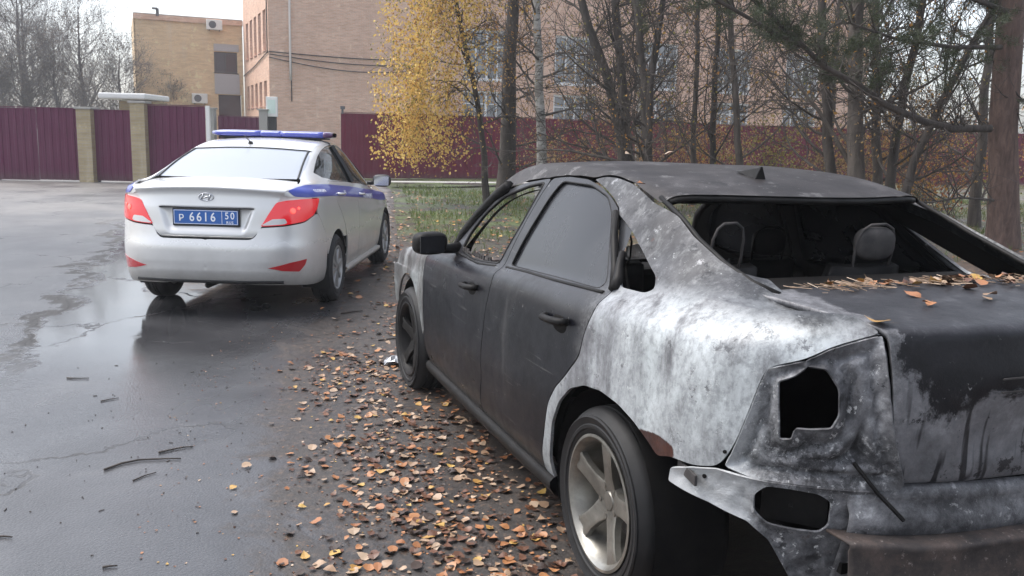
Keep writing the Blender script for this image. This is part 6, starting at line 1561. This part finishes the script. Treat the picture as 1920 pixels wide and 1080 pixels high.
def litter(name, label, pts, zf, smin=.3, smax=1.15, weights=None):
    g = np.random.default_rng(len(pts)); VV, FF, mi = [], [], []; base = 0
    P = np.array([(x, y, zf(x, y)) for x, y in pts]); kind = g.integers(0, 10, len(P)); col = g.choice(5, len(P), p=np.array(weights or (.20, .21, .29, .05, .25)))
    for k in range(10):
        sel = kind == k; Q = P[sel]; n = len(Q)
        if not n: continue
        lv = np.array(LV[k][0]); s = g.uniform(smin, smax, n)[:, None, None]; a = g.uniform(0, 6.28, n); tx, ty = g.normal(0, .12, (2, n))
        v = lv[None]*s; v[:, :, 2] += v[:, :, 0]*tx[:, None]+v[:, :, 1]*ty[:, None]
        x = v[:, :, 0]*np.cos(a)[:, None]-v[:, :, 1]*np.sin(a)[:, None]; y = v[:, :, 0]*np.sin(a)[:, None]+v[:, :, 1]*np.cos(a)[:, None]
        VV.append((np.stack([x, y, v[:, :, 2]], 2)+Q[:, None]).reshape(-1, 3))
        q = np.array([f for f in LV[k][1] if len(f) == 4]); m = len(lv)
        FF.append(((np.arange(n)*m)[:, None, None]+q[None]+base).reshape(-1, 4)); mi.append(np.repeat(col[sel], len(q))); base += n*m
    return tag(fast_obj(name, np.concatenate(VV), [np.concatenate(FF)], mats=LM, fmat=np.concatenate(mi), smooth=False), label, 'leaf litter', kind='stuff')
litter('leaf_litter', 'scattered fallen leaves on the verge between the two cars', spots[226:], lambda x, y: .006+rd.uniform(0, .006))
frag = []
while len(frag) < 6500:
    y = 2.2+9*rd.random()**1.1; x = rd.uniform(edge_x(y)-.7, wreck_x(y)+.25 if y < 6.2 else .9)
    if rd.random() < min(1, density(x, y)+.12): frag.append((x, y))
litter('leaf_crumbs', 'trodden crumbs of leaves on the wet verge beside the burnt car', frag, lambda x, y: .0055, .08, .30, (.22, .16, .34, .04, .24))
far = []
while len(far) < 7500:
    y = rd.uniform(7, 24); x = rd.uniform(edge_x(y)-.2, 13)
    if 7.0 < y < 9.6 and x < .1 and rd.random() < .75: continue
    k = math.exp(-max(0, y-11)/7)*(1 if x > -1.0 or y < 15 else .7)
    if rd.random() < .25+.75*k: far.append((x, y))
litter('leaf_litter', 'carpet of brown leaves on the grass beyond the burnt car', far, lambda x, y: ground_z(x, y)+.012, .9, 1.7, (.42, .20, .24, .10, .04))
near_r = [(rd.uniform(1.2, 8), rd.uniform(3.5, 9)) for _ in range(2200)]
litter('leaf_litter', 'fallen leaves on the ground right of the burnt car', near_r, lambda x, y: ground_z(x, y)+.008, .8, 1.3, (.4, .2, .24, .1, .06))
# leaves and needles caught on the burnt car: sill of the rear window, deck, roof
cm = Matrix.Translation((1.1133, 3.0744, 0)) @ Matrix.Rotation(0.3597+math.pi/2, 4, 'Z')
for i in range(68):
    y = rd.gauss(-.12, .26); y = max(-.48, min(.44, y)); x = -.415+rd.gauss(-.01, .04)-.02*abs(y)-(rd.uniform(.05, .32) if i % 6 == 0 else 0); z = 1.094
    z = float(np.interp(x, [-.85, -.76, -.68, -.58, -.48, -.40], [1.073, 1.080, 1.085, 1.091, 1.096, 1.098]))+.0015-.008*(y/.55)**2 if x < -.398 else 1.084
    p = cm @ Vector((x, y, z+.002+.004*(i % 4)))
    c = rd.choices(range(5), (.5, .15, .2, .12, .03))[0]
    single_leaf(p.x, p.y, p.z, c, rd.randrange(10), (rd.gauss(0, .3), rd.gauss(0, .3), rd.uniform(0, 6.28)), rd.uniform(.45, 1.0), '%s leaf caught along the sill of the missing rear window' % cols[c].capitalize(), '%s leaves on the rear window sill' % cols[c])
p = cm @ Vector((-.775, .50, 1.072)); single_leaf(p.x, p.y, p.z, 3, 2, (.1, .1, 1.0), 1.25, 'single yellow leaf on the rear corner of the boot deck', None)
p = cm @ Vector((-.905, .12, .52)); single_leaf(p.x, p.y, p.z, 3, 4, (.1, .1, .4), 1.3, 'yellow leaf lying on top of the crash beam', None)
for x, y, z, lb in ((.62, .30, 1.462, 'pale leaf on the burnt roof ahead of the aerial'), (.30, .60, 1.358, 'orange leaf at the top of the burnt rear pillar'), (.75, .42, 1.455, 'small pale leaf near the left edge of the burnt roof')):
    p = cm @ Vector((x, y, z)); single_leaf(p.x, p.y, p.z, 0 if 'orange' in lb else 1, rd.randrange(10), (.2, .1, rd.uniform(0, 6)), .8, lb, None)
mb = MB()
for k in range(260):
    y = rd.uniform(-.5, .45); x = -.425+rd.gauss(0, .05); a = rd.gauss(1.57, .6); L = rd.uniform(.02, .07)
    z = 1.088 if x > -.398 else 1.1035-.008*(y/.55)**2
    q = cm @ Vector((x, y, z)); w = cm @ Vector((x+L*math.cos(a), y+L*math.sin(a), z+rd.uniform(0, .012)))
    mb.tube([q, w], .0012, 4, cap=False)
tag(mb.build('needle_litter', M['litter_b']), 'dry pine needles and stalks along the rear window sill', 'needle litter', kind='stuff')
# twigs on the road
def twig(pts, r, label):
    mb = MB(); r *= .8; mb.tube([(x, y, r+.005) for x, y in pts], [r*(1-.5*i/(len(pts)-1)) for i in range(len(pts))], 6)
    tag(mb.build('twig', M['twig'], smooth=True), label, 'twig', 'twigs on the wet road')
twig([(-1.79, 3.71), (-1.75, 3.79), (-1.69, 3.84), (-1.62, 3.855), (-1.56, 3.865), (-1.51, 3.87)], .007, 'longest bent twig on the wet road, lower left')
twig([(-1.64, 3.94), (-1.59, 3.99), (-1.55, 4.02), (-1.51, 4.03)], .0065, 'short thick twig just above the longest one')
twig([(-1.615, 3.60), (-1.59, 3.66), (-1.555, 3.70)], .0045, 'forked little twig below the longest one')
twig([(-1.89, 3.04), (-1.85, 3.045), (-1.82, 3.04)], .006, 'stub of twig at the left picture edge')
twig([(-1.39, 2.83), (-1.37, 2.84), (-1.345, 2.845)], .006, 'stub of twig at the bottom picture edge')
twig([(-2.68, 5.15), (-2.62, 5.15), (-2.55, 5.16)], .006, 'straight thin twig furthest up the road')
twig([(-2.27, 4.71), (-2.24, 4.75), (-2.20, 4.78)], .005, 'tiny slanting twig left of the longest one')
twig([(-1.44, 7.3), (-1.36, 7.38), (-1.28, 7.42)], .012, 'twig among leaves by the right rear wheel of the police car')
twig([(-.98, 6.35), (-.88, 6.42), (-.78, 6.46)], .008, 'twig on the leaves ahead of the burnt front wheel')
mb = MB()
for k in range(120):
    x, y = rd.gauss(-1.9, .55), rd.uniform(2.6, 5.6)
    if x > edge_x(y)+.1: continue
    a = rd.uniform(0, 3.14); L = rd.choice((.004, .005, .007, .010, .022)); mb.box((x, y, .0065), (L, rd.uniform(.002, .005), .0025), Matrix.Rotation(a, 3, 'Z'))
tag(mb.build('road_grit', M['twig']), 'specks of bark and grit on the wet road', 'grit', kind='stuff')
# crumpled foil by the burnt front wheel
v, f = [], []
for i in range(7):
    for j in range(7): v.append((-.83+i*.022+rd.uniform(-.008, .008), 5.62+j*.022+rd.uniform(-.008, .008), .012+.05*math.exp(-((i-3)**2+(j-3)**2)/7)+rd.uniform(-.010, .014)))
for i in range(6):
    for j in range(6): f.append((i*7+j, i*7+j+1, i*7+j+8, i*7+j+7))
o = mesh_obj('foil_scrap', v, f, M['foil'], smooth=False); tag(o, 'crumpled silvery scrap on the ground by the burnt front wheel', 'scrap'); add_mod(o, 'SOLIDIFY', thickness=.004)
# grass
v, f = [], []
for k in range(46000):
    y = 11.5+15*rd.random(); x = rd.uniform(edge_x(y)+.3, 14)
    if math.sin(x*1.3+y*.7)+math.sin(y*1.9-x*.4)+rd.gauss(0, .6) < (-.2 if y > 15 else .9): continue
    h = rd.uniform(.05, .16); a = rd.uniform(0, 6.28); w = .006; lx, ly = rd.gauss(0, .05), rd.gauss(0, .05); z = ground_z(x, y)-.01; j = len(v)
    dx, dy = math.cos(a)*w, math.sin(a)*w
    v += [(x-dx, y-dy, z), (x+dx, y+dy, z), (x+lx*.4+dx*.7, y+ly*.4+dy*.7, z+h*.6), (x+lx*.4-dx*.7, y+ly*.4-dy*.7, z+h*.6), (x+lx, y+ly, z+h)]
    f += [(j, j+1, j+2, j+3), (j+3, j+2, j+4)]
tag(mesh_obj('grass', v, f, M['grass'], smooth=False), 'rough green grass in front of the burgundy fence', 'grass', kind='stuff')
# ------------------------------------------------------------------ damp autumn air
t = NT('damp_air'); t.n.remove(t.b)
pv = t.node('VolumePrincipled', Density=.0016, Anisotropy=.3); pv.inputs['Color'].default_value = (.93, .95, 1, 1)
t.l.new(pv.outputs[0], t.out.inputs['Volume'])
mb = MB(); mb.box((0, 45, 6.2), (150, 150, 14.6)); hz = mb.build('haze', t.mat)
tag(hz, 'thin damp autumn haze over the whole place', 'haze', kind='stuff')
